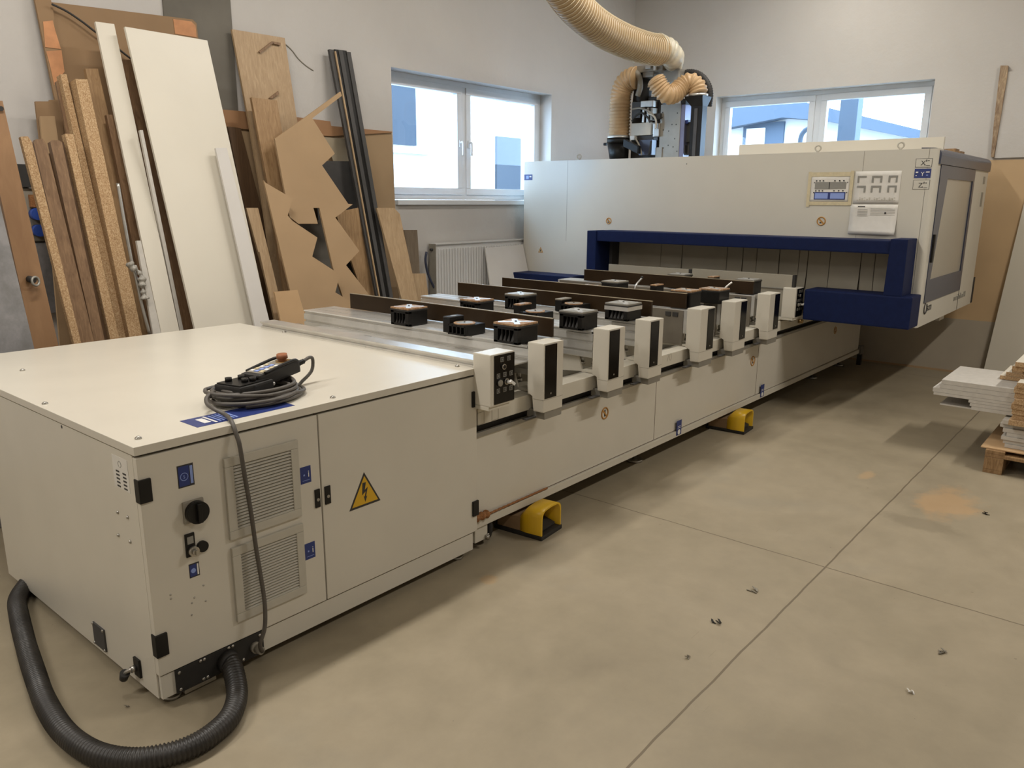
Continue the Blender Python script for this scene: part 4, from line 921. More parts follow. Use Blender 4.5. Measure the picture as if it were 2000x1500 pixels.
for k, (x, y) in enumerate([(1145, 1030), (1280, 1035), (1230, 1140), (1268, 1140), (1200, 1200), (1255, 1270), (1195, 1330), (1240, 1345), (1150, 1355), (1275, 1385), (1125, 1390), (1150, 1190), (1140, 1075)]):
    p = H(x, y, XS - .0008); b.cyl(p, p + Vector((.001, 0, 0)), .006, n=8)
b.build('bolt_holes', 'ink', pm)
for (x0, y0, x1, y1, m, nm, xa) in [(860, 1130, 1035, 1235, 'vent', 'valve_block', XS - .02), (945, 925, 1055, 975, 'steel', 'pneumatic_cylinder', XS), (865, 935, 940, 1080, 'slate', 'valve_bank', XS), (1055, 1040, 1120, 1090, 'ink', 'sensor_block', XS - .03),
                                    (1060, 1130, 1110, 1250, 'steel', 'bracket', XS - .03), (860, 1240, 1060, 1280, 'ink', 'drag_plate', XS), (930, 1280, 1040, 1420, 'trim', 'spindle_casing', XS - .02), (845, 1245, 885, 1280, 'white', 'junction_cap', XS - .05),
                                    (960, 985, 975, 1120, 'steel', 'guide_rod', XS - .01), (1000, 985, 1014, 1120, 'steel', 'guide_rod', XS - .01), (1035, 985, 1050, 1100, 'alud', 'guide_rod', XS - .01), (1300, 1330, 1345, 1420, 'slate', 'lower_casing', XS + .03),
                                    (1340, 1120, 1400, 1300, 'ink', 'cable_bundle', XS + .05), (1370, 1180, 1415, 1410, 'slate', 'casing', XS + .08), (1345, 1100, 1375, 1130, 'bluel', 'blue_valve', XS + .02), (1310, 905, 1350, 1000, 'slate', 'top_bearing', XS + .02)]:
    hb(x0, y0, x1, y1, m, nm, xa, .09, .005)
# dark rubber bellows and saddle between the hoses
b = MB(); b.tube([H(940, 700, XS + .12), H(965, 780, XS + .12), H(960, 860, XS + .12), H(950, 950, XS + .12)], .085, .02, 16); b.build('rubber_sleeve', 'blackm', head)
b = MB(); b.tube([H(880, 650), H(925, 690), H(940, 790), H(915, 880)], .026, .02, 14); b.build('rubber_strap', 'grey', head)
hb(865, 610, 1145, 640, 'grey', 'manifold_plate', XS, .2, .01); hb(960, 635, 1060, 700, 'alud', 'manifold_block', XS + .02, .14, .01); hb(985, 590, 1035, 625, 'steel', 'manifold_clamp', XS - .02, .05, .004)
hb(1060, 600, 1080, 640, 'white', 'manifold_screw', XS - .03, .02, .002)
hb(1150, 640, 1300, 760, 'alud', 'outlet_socket', XS + .05, .2, .02)
# looping air lines
for pts in [[(862, 1110), (900, 1060), (960, 1035), (1010, 1080), (1030, 1120)], [(890, 1260), (925, 1320), (945, 1380), (950, 1420)], [(1040, 1290), (1030, 1350), (1015, 1420)], [(1010, 1040), (1060, 1060), (1085, 1110), (1080, 1180)], [(870, 1000), (930, 990), (1000, 1010), (1060, 1050)]]:
    b = MB(); b.tube([H(x, y, XS - .05) for x, y in pts], .009, .012, 8); b.build('air_line', random.choice(['grey', 'blackm', 'vent']), head)
# amber hose on the left, with its black cup
def corr(r, amp, pitch): return lambda d: r + amp * math.sin(2 * math.pi * d / pitch)
Rl = .097
t = thing('ribbed_hose', 'amber ribbed suction hose standing at the left of the machining head', 'hose', tuple(H(745, 1250)))
b = MB(); b.tube([H(745, 1250), H(752, 1100), H(757, 960), H(765, 860), H(800, 770), H(860, 720), H(905, 712)], corr(Rl, .0065, .030), .0075, 28); b.build('hose_wall', 'amber', t)
b = MB(); p = H(742, 1250); b.cyl(p - Vector((0, 0, .028)), p + Vector((0, 0, .008)), .106, n=32); b.build('hose_clamp', 'alu', t)
p = H(740, 1265); t2 = thing('hose_socket', 'black cup-shaped socket under the left amber hose', 'hose socket', (p.x, p.y, ZH - .02))
b = MB(); b.cyl((p.x, p.y - .02, ZH - .02), (p.x, p.y, p.z - .05), .085, .105, 28); b.cyl((p.x, p.y, p.z - .05), (p.x, p.y, p.z), .110, n=28); b.build('socket_body', 'black', t2)
b = MB(); a, c = H(800, 1310, XS - .10), H(930, 1370, XS - .10); b.obox((a + c) / 2, (0, (a.y - c.y) / 2, .035), (.03, 0, 0), (0, 0, .035), .005); b.build('damper_flap', 'black', t2)
b = MB(); a = H(632, 1320); b.cyl(a, a + Vector((0, .03, 0)), .014, n=10); b.build('flap_knob', 'black', t2)
# amber hose in the middle: mouth, dip, rise and drop into the black duct
t = thing('ribbed_hose', 'amber ribbed hose snaking from the middle of the head to the black duct', 'hose', tuple(H(1100, 760)))
pth = [H(1085, 740, XS - .22), H(1120, 800, XS - .20), H(1185, 862, XS - .16), H(1260, 850, XS - .08), H(1325, 790, XS - .02), H(1395, 755, XS + .02), H(1450, 790, XS + .04), H(1472, 860, XS + .04)]
b = MB(); b.tube(pth, corr(.080, .009, .028), .007, 28); b.build('hose_wall', 'amber', t)
p = H(1472, 870, XS + .04); b = MB(); b.cyl(p + Vector((0, 0, -.012)), p + Vector((0, 0, .008)), .086, n=28); b.build('hose_clamp', 'alu', t)
b = MB(); p = pth[0]; d_ = (pth[0] - pth[1]).normalized(); b.dome(p + d_ * .0, d_, .082, .04, 20); b.build('hose_mouth', 'amber', t)
t = thing('exhaust_duct', 'square black plastic duct with funnel top, right of the machining head', 'duct', (XS + .04, p.y, ZH))
p = H(1470, 885, XS + .04)
b = MB(); q = H(1480, 975, XS + .04)
def loft(b, secs):
    R = [[b.bm.verts.new(v) for v in s_] for s_ in secs]; n = len(R[0]); b.bm.faces.new(R[0][::-1]); b.bm.faces.new(R[-1])
    for i in range(len(R) - 1):
        for k in range(n): b.bm.faces.new([R[i][k], R[i][(k + 1) % n], R[i + 1][(k + 1) % n], R[i + 1][k]])
    return b
def sq(c, wy, wx, z): return [(c.x - wx, c.y - wy, z), (c.x + wx, c.y - wy, z), (c.x + wx, c.y + wy, z), (c.x - wx, c.y + wy, z)]
loft(b, [sq(p, .088, .085, p.z), sq(p, .085, .082, p.z - .02), sq(q, .056, .045, q.z), sq(q, .054, .045, ZH - .02)]); b.build('duct_body', 'black', t)
b = MB(); b.box(q.x - .050, q.x - .044, q.y - .012, q.y + .02, ZH, q.z - .02); b.build('duct_rib', 'slate', t)
t = thing('cable_chain', 'black curved energy chain arching over the right amber hose', 'cable chain', tuple(H(1420, 680)))
b = MB(); pth = [H(x, y, XS + .16) for x, y in [(1210, 735), (1300, 685), (1410, 665), (1500, 700), (1560, 780), (1578, 870), (1565, 975)]]
b.tube(pth, corr(.030, .003, .02), .008, 12); b.build('chain_links', 'blackm', t)
# the big duct hose coming down from the ceiling, and its wrapped elbow
t = thing('duct_hose', 'thick tan spiral duct hose hanging down from the ceiling to the machining head', 'hose', tuple(far(1286, 97, 7.6)))
pth = [far(1288, 98, 7.62), far(1262, 94, 7.45), far(1225, 82, 7.2), far(1180, 60, 6.9), far(1140, 30, 6.65), far(1104, -10, 6.45), far(1070, -70, 6.3), far(1045, -150, 6.2)]
b = MB(); b.tube(pth, corr(.127, .0035, .034), .0085, 36); b.build('hose_wall', 'hoseb', t)
P_ = [Vector(p) for p in pth]; sm = []
for i in range(len(P_) - 1):
    p0 = P_[max(0, i - 1)]; p1, p2 = P_[i], P_[i + 1]; p3 = P_[min(len(P_) - 1, i + 2)]
    for k in range(140):
        tt = k / 140; sm.append(0.5 * ((2 * p1) + (p2 - p0) * tt + (2 * p0 - 5 * p1 + 4 * p2 - p3) * tt * tt + (3 * p1 - p0 - 3 * p2 + p3) * tt ** 3))
b = MB()
# the spiral wire: one ring per turn keeps the mesh light
dd = 0; nxt = .02; u0 = None
for i in range(1, len(sm)):
    tg = sm[i] - sm[i - 1]; dd += tg.length
    if dd >= nxt: b.torus(sm[i], tg.normalized() + Vector((0, .0, .02)), .130, .0030, 28, 5); nxt += .034
b.build('spiral_wire', 'wire', t)
t = thing('wrapped_elbow', 'elbow wrapped in cloudy plastic film at the end of the big duct hose', 'elbow', tuple(far(1300, 110, 7.7)))
pe = [far(1284, 96, 7.60), far(1300, 99, 7.66), far(1313, 110, 7.72), H(1245, 600, XS + .15), H(1238, 690, XS + .15)]
b = MB(); b.tube(pe, lambda d: .129 - .056 * min(1, d / .42) ** .8 + .005 * math.sin(d * 150) + .004 * math.sin(d * 67), .008, 28); b.build('elbow_wrap', 'wrap', t)
# ================================================================ boards leaning on the window wall
def hit(px, py, y0, y1):
    """pixel -> point of the tilted plane y = y0 at the floor, y1 at 2.7 m"""
    k = (y1 - y0) / 2.7; d = ray(px, py); t = (y0 + k * CAM_P.z - CAM_P.y) / (d.y - k * d.z); return CAM_P + d * t
def leaner(name, label, cat, pts, y0, y1, th, m, group=None, zmin=.004, cut=(), ends=True):
    """outline from lower left, over the top, to lower right; both ends run on down to the floor"""
    P3 = [hit(x, y, y0, y1) for x, y in pts]
    if ends:
        def down(p, q):
            d = p - q; return p + d * ((zmin - p.z) / d.z)
        P3 = [down(P3[0], P3[1])] + P3[1:-1] + [down(P3[-1], P3[-2])]
    nrm = Vector((0, 2.7, -(y1 - y0))).normalized()
    if nrm.y < 0: nrm = -nrm
    if ends:
        zc = min(p.z for p in P3)
    b = MB(); b.prism(P3, nrm * th)
    xs = [p.x for p in P3]; c = Vector((sum(xs) / len(xs), y0 + .02, 0))
    t = thing(name, label, cat, c, group); o = b.build('board_body', m, t)
    lo = min(v.co.z for v in o.data.vertices)
    if ends and lo < 0.001:
        for v in o.data.vertices:
            if v.co.z < .05: v.co.z = max(v.co.z, 0.001)
    return t
G = 'boards leaning on the window wall'
leaner('large_panel', 'huge brown panel behind everything, its upper edge sloping down to an orange-taped corner', 'panel', [(166, 420), (104, 130), (100, 4), (376, 38), (384, 46), (388, 80), (410, 300)], 2.80, 2.90, .018, 'mdfd')
tp = leaner('orange_taped_panel', 'tall narrow brown panel with orange painted patches at the upper left', 'panel', [(125, 280), (62, -30), (95, -20), (104, 20), (108, 60), (130, 160), (150, 280)], 2.77, 2.885, .018, 'mdfd')
def patch(par, pts, y0, y1, m, name):
    P3 = [hit(x, y, y0, y1) for x, y in pts]; b = MB(); b.prism(P3, (0, -.001, 0)); return b.build(name, m, par)
M['opatch'] = plain('orange_paint', (0.52, 0.245, 0.11), 0.7, 0, 0.12, 18)
patch(tp, [(84, 42), (103, 40), (108, 60), (119, 96), (88, 92)], 2.768, 2.883, 'opatch', 'orange_patch'); patch(tp, [(90, 100), (120, 98), (126, 140), (106, 166), (98, 130)], 2.768, 2.883, 'opatch', 'orange_patch')
lp = [o for o in COL.objects if o.name == 'large_panel'][0]
patch(lp, [(338, 37), (374, 42), (382, 50), (384, 73), (342, 66)], 2.797, 2.898, 'opatch', 'orange_patch')
b = MB(); b.tube([hit(x, y, 2.77, 2.86) for x, y in [(101, 8), (130, 22), (160, 42), (186, 62), (212, 80), (238, 101), (256, 115)]], .006, .02, 6)  # dark line drawn as a thin tube
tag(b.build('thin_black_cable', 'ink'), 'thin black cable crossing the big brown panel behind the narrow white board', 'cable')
leaner('short_board', 'short tan board low behind the particle boards, right beside the plaster wall', 'board', [(95, 420), (69, 198), (97, 198), (97, 195), (118, 195), (140, 420)], 2.70, 2.86, .018, 'mdfd', G)
leaner('short_board', 'lighter tan board piece just in front of the short tan one', 'board', [(95, 420), (78, 227), (107, 227), (135, 420)], 2.66, 2.83, .018, 'mdf', G)
leaner('brown_board', 'dark brown board seen between the narrow and the wide white boards', 'board', [(378, 640), (268, 250), (236, 116), (256, 117), (285, 230), (386, 640)], 2.52, 2.84, .02, 'brownw', G)
leaner('brown_board', 'russet board below the dark one, showing left of the big white sheet', 'board', [(350, 640), (265, 228), (281, 229), (383, 640)], 2.46, 2.78, .018, 'brownw', G)
leaner('oak_board', 'grey-brown wooden board, taller than the wide particle board before it', 'board', [(276, 651), (167, 134), (191, 134), (216, 240), (292, 651)], 2.40, 2.80, .03, 'oak', G)
leaner('brown_board', 'brown board ending low behind the narrow white board', 'board', [(292, 640), (208, 224), (223, 224), (318, 640)], 2.34, 2.72, .03, 'brownw', G)
leaner('particle_strip', 'widest thick particle board strip, left of the narrow white board', 'particle board', [(252, 653), (147, 154), (171, 155), (277, 651)], 2.24, 2.66, .10, 'osb', G)
leaner('particle_strip', 'tall thin particle board strip with the highest top of the thin ones', 'particle board', [(232, 657), (118, 145), (130, 145), (247, 655)], 2.28, 2.74, .06, 'osb', G)
leaner('brown_board', 'rough brown board behind the two thin particle board strips', 'board', [(215, 660), (109, 160), (121, 150), (150, 300), (234, 657)], 2.36, 2.78, .02, 'brownw', G)
leaner('particle_strip', 'shorter particle board strip between two brown boards', 'particle board', [(215, 659), (127, 261), (143, 262), (232, 657)], 2.20, 2.62, .05, 'osb', G)
leaner('brown_board', 'slim brown board left of the shorter particle strip', 'board', [(204, 662), (118, 275), (125, 278), (216, 660)], 2.24, 2.66, .05, 'brownd', G)
leaner('brown_board', 'rounded brown board with the tallest top of the low brown ones', 'board', [(184, 664), (98, 277), (102, 274), (115, 274), (121, 278), (204, 662)], 2.19, 2.60, .04, 'brownw', G)
leaner('brown_board', 'narrow brown board between two rounded brown boards', 'board', [(160, 666), (92, 301), (98, 299), (186, 664)], 2.23, 2.65, .03, 'brownd', G)
leaner('brown_board', 'rounded brown board next to the leftmost particle strip', 'board', [(156, 668), (66, 279), (70, 272), (84, 271), (90, 280), (184, 665)], 2.17, 2.57, .04, 'brownw', G)
leaner('particle_strip', 'leftmost particle board strip, slanting down beside the gap with blue sockets', 'particle board', [(144, 669), (40, 267), (54, 266), (62, 276), (158, 667)], 2.13, 2.52, .03, 'osb', G)
leaner('thin_white_strip', 'thin white strip just left of the big white sheet', 'strip', [(351, 644), (273, 254), (279, 254), (358, 643)], 2.22, 2.60, .02, 'lamedge', G)
leaner('thin_white_strip', 'short thin white strip low beside the narrow white board', 'strip', [(299, 650), (267, 470), (275, 470), (314, 649)], 2.06, 2.50, .02, 'lamedge', G)
leaner('white_board', 'tall narrow white laminated board', 'board', [(315, 650), (186, 42), (223, 47), (350, 645)], 2.10, 2.74, .019, 'lam', G)
leaner('white_sheet', 'big wide white laminated sheet, the largest of the leaning boards', 'board', [(380, 639), (244, 52), (405, 79), (528, 640)], 2.06, 2.66, .019, 'lam', G)
leaner('white_strip', 'cool white strip standing on the front of the big white sheet', 'board', [(497, 632), (421, 289), (443, 289), (523, 614)], 2.00, 2.60, .016, 'lam2', G)
t = leaner('brown_door_leaf', 'brown veneered door leaf with a round ring pull, at the left edge', 'door leaf', [(66, 682), (-40, 196), (5, 197), (114, 674)], 2.08, 2.42, .035, 'door', G)
p = hit(57, 545, 2.07, 2.41); b = MB(); b.torus(p + Vector((.016, -.035, -.01)), (.5, -1, .1), .022, .006, 18, 8); b.build('ring_pull', 'alud', t)
b = MB(); b.cyl(p + Vector((0, .004, 0)), p + Vector((.01, -.030, -.004)), .017, n=14); b.build('pull_stem', 'ink', t)
p = hit(2, 212, 2.07, 2.41); b = MB(); b.cyl(p + Vector((0, .002, 0)), p + Vector((0, -.003, 0)), .012, n=12); b.build('dark_hole', 'ink', t)
leaner('grey_sheet', 'blue-grey speckled sheet at the far left, in front of the brown door leaf', 'panel', [(-160, 700), (-160, 330), (-40, 230), (67, 681)], 1.98, 2.30, .02, 'bluegrey', G)
# conduit with a twist of plastic film
b = MB(); b.tube([hit(x, y, 2.08, 2.5) for x, y in [(230, 358), (242, 430), (256, 505), (266, 545), (278, 600), (292, 652)]], .010, .02, 8)
tag(b.build('metal_conduit', 'steel'), 'thin grey metal tube leaning between the particle strip and the brown board', 'tube')
b = MB(); ps = [hit(x, y, 2.05, 2.47) for x, y in [(252, 512), (258, 522), (268, 528), (276, 540), (278, 560), (283, 585)]]; b.tube(ps, lambda d: .016 + .006 * math.sin(d * 60) + .005 * math.sin(d * 173), .005, 7); tag(b.build('plastic_film', 'film'), 'crumpled clear plastic film twisted around the grey metal tube', 'plastic film')
# right of the big white sheet
GR = 'offcuts and boards right of the big white sheet'
leaner('wall_panel', 'large tan panel standing against the wall left of the window', 'panel', [(772, 408), (765, 257), (765, 257), (646, 246), (646, 246), (580, 229), (480, 218), (434, 214), (470, 420)], 2.905, 2.915, .015, 'tanw')
leaner('brown_board', 'long dark brown board just right of the big white sheet, behind the oak boards', 'board', [(520, 600), (445, 247), (470, 250), (560, 600)], 2.82, 2.89, .015, 'brownd', GR)
leaner('laminate_sheet', 'pale grey panel half hidden behind the jagged sheet', 'panel', [(690, 420), (634, 268), (682, 271), (730, 420)], 2.84, 2.895, .008, 'beigel', GR, ends=False)
leaner('charcoal_sheet', 'charcoal grey sheet showing between the jagged sheet and the black profiles', 'panel', [(640, 600), (610, 314), (684, 315), (728, 600)], 2.78, 2.86, .008, 'slate', GR)
leaner('blue_grey_offcut', 'blue-grey offcut visible through the gap of the two jagged sheets', 'panel', [(600, 560), (570, 430), (628, 430), (668, 560)], 2.62, 2.76, .008, 'pillar', GR)
t = leaner('oak_board', 'tallest wide oak board with carved slits near its top', 'board', [(545, 620), (510, 375), (484, 225), (453, 57), (556, 74), (581, 240), (640, 620)], 2.54, 2.88, .018, 'oakl', GR)
for pts in [[(504, 101), (530, 81), (533, 84), (507, 104)], [(530, 81), (546, 84), (546, 89), (533, 86)], [(524, 192), (542, 178), (543, 184), (529, 193)]]:
    P3 = [hit(x, y, 2.536, 2.876) for x, y in pts]; b = MB(); b.prism(P3, (0, -.012, 0)); b.build('raised_sliver', 'brownw', t)
leaner('oak_board', 'narrower oak board standing in front of the tallest oak board', 'board', [(560, 600), (522, 355), (491, 190), (541, 196), (551, 255), (600, 600)], 2.42, 2.77, .022, 'oak', GR)
leaner('oak_board', 'oak board with wavy grain behind the black profiles, right of the jagged sheet', 'board', [(716, 600), (657, 420), (668, 412), (704, 405), (752, 600)], 2.56, 2.80, .018, 'oak', GR)
b = MB(); b.prism([at(x, y, 'y', 2.904) for x, y in [(434, 214), (480, 218), (580, 229), (644, 237), (646, 246), (765, 257), (765, 259), (646, 266), (580, 262), (434, 248)]], (0, -.006, 0)); tag(b.build('russet_plank', 'redb'), 'russet plank running along the top edge of the tan wall panel', 'plank')
b = MB(); b.tube([at(x, y, 'y', 2.934) for x, y in [(556, 85), (570, 98), (582, 114), (596, 127), (612, 138)]], .004, .02, 5); tag(b.build('thin_wire', 'grey'), 'thin curved wire on the wall right of the tallest oak board', 'wire')
# jagged MDF sheets
ja = [(556, 373), (537, 271), (595, 230), (665, 179), (668, 187), (610, 231), (654, 300), (629, 323), (680, 398), (689, 399), (655, 425), (702, 490), (676, 518), (722, 577), (760, 640)]
P3 = [hit(x, y, 2.32, 2.66) for x, y in ja]; low = [hit(690, 640, 2.32, 2.66), hit(650, 522, 2.32, 2.66), hit(624, 406, 2.32, 2.66), hit(612, 406, 2.32, 2.66), hit(621, 437, 2.32, 2.66), hit(583, 437, 2.32, 2.66), hit(566, 424, 2.32, 2.66)]
def to_floor(p, q):
    d = p - q; return p + d * ((.006 - p.z) / d.z)
b = MB(); b.prism(P3[:-1] + [to_floor(P3[-1], P3[-2])] + [to_floor(low[0], low[1])] + low[1:], (0, .016, -.002))
t = thing('jagged_mdf_sheet', 'upper jagged MDF sheet with stair-cut edge and a thin arm pointing to the black profiles', 'MDF offcut', (P3[-1].x, 2.33, 0), 'stair-cut MDF sheets'); b.build('board_body', 'mdf', t)
leaner('jagged_mdf_sheet', 'lower jagged MDF sheet standing in front of the other stair-cut one', 'MDF offcut', [(585, 620), (566, 565), (515, 352), (519, 357), (572, 388), (562, 421), (572, 432), (620, 464), (610, 501), (664, 536), (655, 571), (682, 587), (760, 640)], 2.24, 2.58, .016, 'mdf', 'stair-cut MDF sheets', ends=True)
leaner('small_mdf_piece', 'small square tan offcut low at the left end of the aluminium beams', 'MDF offcut', [(551, 640), (536, 570), (581, 566), (603, 640)], 2.12, 2.40, .016, 'cardb', GR)
leaner('oak_offcut', 'short oak board right of the white strip, with curly grain', 'board', [(545, 640), (481, 406), (504, 406), (560, 640)], 2.30, 2.62, .018, 'oakl', GR)
leaner('oak_offcut', 'narrow light lath in front of the short oak board', 'lath', [(540, 640), (507, 492), (514, 492), (560, 640)], 2.22, 2.52, .016, 'oakl', GR)
# bundle of black profiles with one pale lath between
xs = [(643, 736), (653, 742.5), (661, 748.5), (669, 755), (677, 762)]; tops = [96, 96, 97, 98, 101]
pos = ['leftmost', 'second from the left', 'middle', 'second from the right', 'rightmost']
for i, ((xt, xb), ty) in enumerate(zip(xs, tops)):
    wt = 8.0 if i != 0 else 8.6
    leaner('black_profile', '%s of the five long black profiles leaning left of the window' % pos[i], 'profile', [(xb, 582), (xt, ty), (xt + wt, ty + 1), (xb + 6.2, 582)], 2.44 + .012 * (i % 2), 2.868 + .006 * (i % 2), .022, 'black' if i % 2 else 'slate', 'black profiles')
leaner('pale_lath', 'thin pale lath squeezed between the black profiles', 'lath', [(741, 582), (654, 100), (656.5, 100), (743, 582)], 2.425, 2.852, .01, 'oakl')
leaner('oak_board', 'light oak board right of the black profiles, below the window', 'board', [(800, 640), (736, 406), (770, 406), (781, 418), (828, 640)], 2.42, 2.80, .018, 'oakl', GR)
leaner('grey_brown_board', 'grey-brown board beside the radiator', 'board', [(815, 600), (789, 449), (815, 449), (824, 600)], 2.70, 2.86, .018, 'grybw', GR)
leaner('oak_offcut', 'short light oak board right of the tall one, nearest to the radiator', 'board', [(818, 620), (803, 534), (831, 534), (842, 620)], 2.56, 2.78, .018, 'oakl', GR)
# ================================================================ wall things
# radiator
RY = 2.83
a, c = at(851, 470, 'y', RY), at(1022, 463, 'y', RY); zt, zb = 1.195, .60
rd = thing('radiator', 'white ribbed panel radiator under the left window', 'radiator', (4.8, 2.88, zb))
x0, x1 = a.x, 5.75
b = MB(); b.box(x0, x1, RY + .012, RY + .075, zb, zt, .004); b.build('radiator_body', 'rad', rd)
b = MB(); n = 46
for i in range(n):
    xx = x0 + .03 + (x1 - x0 - .06) * (i + .5) / n; b.box(xx - .010, xx + .010, RY, RY + .013, zb + .03, zt - .045, .003, 1)
b.build('front_ribs', 'rad', rd)
b = MB(); b.box(x0 - .004, x1 + .004, RY - .002, RY + .085, zt - .008, zt + .006, .003); b.build('top_grille', 'rad', rd)
b = MB(); b.box(x0 - .006, x0, RY - .002, RY + .085, zb, zt, .002); b.build('end_cover', 'grey', rd)
b = MB(); b.cyl((x0 + .0, RY + .04, zt - .05), (x0 - .03, RY + .04, zt - .05), .012, n=10); b.build('air_valve', 'ink', rd)
for xx in (x0 + .25, 5.4):
    b = MB(); b.box(xx, xx + .04, RY + .07, YW - .002, zt - .2, zt - .16); b.box(xx, xx + .04, RY + .07, YW - .002, zb + .1, zb + .14); b.build('wall_bracket', 'rad', rd)
a = at(948, 484, 'y', 2.72); c = at(957, 556, 'y', 2.66)
t = thing('pale_blue_sheet', 'pale bluish-white sheet leaning on the radiator beside the hood', 'board', (5.1, 2.6, 0))
b = MB(); top = at(948, 484, 'y', 2.80); bot = at(966, 622, 'y', 2.62); d_ = bot - top; bot = top + d_ * ((.003 - top.z) / d_.z)
b.prism([bot, top, Vector((5.215, top.y, top.z + .008)), Vector((5.215, bot.y, .003))], (0, .012, .001)); b.build('board_body', 'lam2', t)
b = MB(); b.tube([at(x, y, 'y', 2.86) for x, y in [(833, 492), (831, 510), (836, 535), (846, 558), (860, 580), (875, 610)]], .011, .02, 8); tag(b.build('blue_air_hose', 'trim'), 'dark blue hose hanging down beside the radiator', 'hose')
# electric socket board at the far left
t = thing('socket_box', 'dark electric box with blue sockets behind the leaning boards at the left', 'socket box', (.9, 2.90, 1.0))
def wb(p0, p1, m, name, y, th, par, bv=.004):
    a, c = at(*p0, 'y', y), at(*p1, 'y', y); b = MB(); b.box(a.x, c.x, y, y + th, c.z, a.z, bv); return b.build(name, m, par)
wb((32, 320), (66, 366), 'ink', 'box_upper', 2.86, .077, t); mid = wb((44, 368), (96, 470), 'grey', 'socket_plate', 2.88, .057, t)
wb((58, 380), (76, 405), 'foam', 'orange_plug', 2.85, .03, t)
for px, py in [(68, 418), (72, 450)]:
    p = at(px, py, 'y', 2.88); b = MB(); b.cyl(p, p + Vector((0, -.05, 0)), .034, n=18); b.build('blue_socket', 'bluep', mid)
wb((70, 475), (120, 610), 'bluegrey', 'box_lower', 2.87, .067, t)
# ================================================================ pendant control with its coiled cable
ZTT = .88
pc = Vector((.540, .222, ZTT))
t = thing('coiled_cable', 'grey cable coiled on the cabinet lid and hanging down the cabinet front to its plug', 'cable', tuple(pc))
rs = random.Random(5)
b = MB(); pts = []
turns = 7
for k in range(turns * 14 + 1):
    a_ = 2 * math.pi * k / 14; q = k / (turns * 14); j_ = rs.uniform(-.004, .004)
    R_ = .146 + .014 * math.sin(a_ * .37 + 1) + j_ - .016 * q; z = .007 + .048 * q + .004 * math.sin(a_ * .5 + .7)
    cx, cy = pc.x + .012 * math.sin(q * 9), pc.y + .010 * math.cos(q * 7)
    pts.append((cx + R_ * 1.06 * math.cos(a_ - 2.2), cy + R_ * .84 * math.sin(a_ - 2.2), ZTT + z))
b.tube(pts, .0068, .012, 9); b.build('cable_coil', 'cable', t)
b = MB(); pts = []
for k in range(15):
    a_ = 2 * math.pi * k / 14; pts.append((pc.x + .01 + .185 * math.cos(a_ + 2.6), pc.y + .01 + .125 * math.sin(a_ + 2.6), ZTT + .034 + .022 * math.sin(a_ + 1)))
b.tube(pts, .0068, .012, 9); b.build('loose_loop', 'cable', t)
hang = [at(418, 764, 'z', ZTT + .058), at(404, 776, 'z', ZTT + .050), at(405, 789, 'z', ZTT + .036), at(420, 800, 'z', ZTT + .026), at(440, 810, 'z', ZTT + .013), at(451, 821, 'z', ZTT + .009), at(458, 838, 'y', -.016), at(463, 853, 'y', -.026)]
for px, py, y in [(468, 870, -.035), (478, 930, -.038), (490, 1000, -.040), (500, 1070, -.040), (510, 1130, -.045), (517, 1180, -.055), (517, 1225, -.065), (508, 1258, -.062)]: hang.append(at(px, py, 'y', y))
hang.append(Vector((.3325, -.046, .076)))
b = MB(); b.tube(hang, .0072, .012, 9); b.build('hanging_cable', 'cable', t)
# pendant: flat base plus raised head, tilted
pd = thing('pendant_controller', 'black hand-held control pendant with a worn orange-red stop button, resting on the coiled cable', 'remote control', (.52, .24, ZTT + .06))
u = Vector((.97, .22, 0)).normalized()          # long direction on the lid
rt = Vector((.22, -.97, 0)).normalized()
up = Vector((0, 0, 1))
o0 = Vector((.462, .215, ZTT + .036))
def pq(a_, s_, h_): return o0 + u * a_ + rt * s_ + up * h_
b = MB(); b.prism([pq(-.04, -.062, 0), pq(.02, -.070, 0), pq(.12, -.062, 0), pq(.12, .062, 0), pq(.02, .070, 0), pq(-.04, .062, 0)], up * .038, .008); bb = b.build('pendant_base', 'blackm', pd)
b = MB(); b.prism([pq(-.034, -.056, .038), pq(.105, -.056, .038), pq(.105, .056, .038), pq(-.034, .056, .038)], up * .005, .003); b.build('base_rim', 'black', bb)
for i, (a_, s_) in enumerate([(.0, -.028), (.02, .02), (.05, -.02), (.075, .024), (.09, -.022), (.045, .03)]):
    b = MB(); c = pq(a_, s_ * 1.2, .043); b.cyl(c, c + up * .014, .012, n=14); b.build('toggle_cap', 'black', bb)
tilt = (u * .995 + up * .10).normalized(); tn = tilt.cross(rt).normalized()
if tn.z < 0: tn = -tn
o1 = pq(.09, 0, .030)
b = MB(); b.obox(o1 + tilt * .085 + tn * .006, tilt * .105, rt * .046, tn * .024, .010); hd = b.build('pendant_head', 'blackm', pd)
b = MB(); b.obox(o1 + tilt * .070 + tn * .0305, tilt * .070, rt * .037, tn * .0012); kp = b.build('keypad', 'grey', hd)
for i in range(4):
    for j in range(3):
        b = MB(); b.obox(o1 + tilt * (.018 + .024 * i) + rt * (-.023 + .023 * j) + tn * .0330, tilt * .0085, rt * .0085, tn * .0014, .001)
        b.build('key', ['white', 'blueb', 'tape', 'blueb'][(i * 2 + j) % 4], kp)
c = o1 + tilt * .148 + tn * .030
b = MB(); b.cyl(c, c + tn * .004, .026, n=24); b.build('button_collar', 'brass', hd)
b = MB(); b.cyl(c + tn * .004, c + tn * .014, .015, n=20); b.cyl(c + tn * .014, c + tn * .030, .021, .0195, n=24); lab(b.build('stop_button', 'redk', hd), 'worn orange-red mushroom stop button')
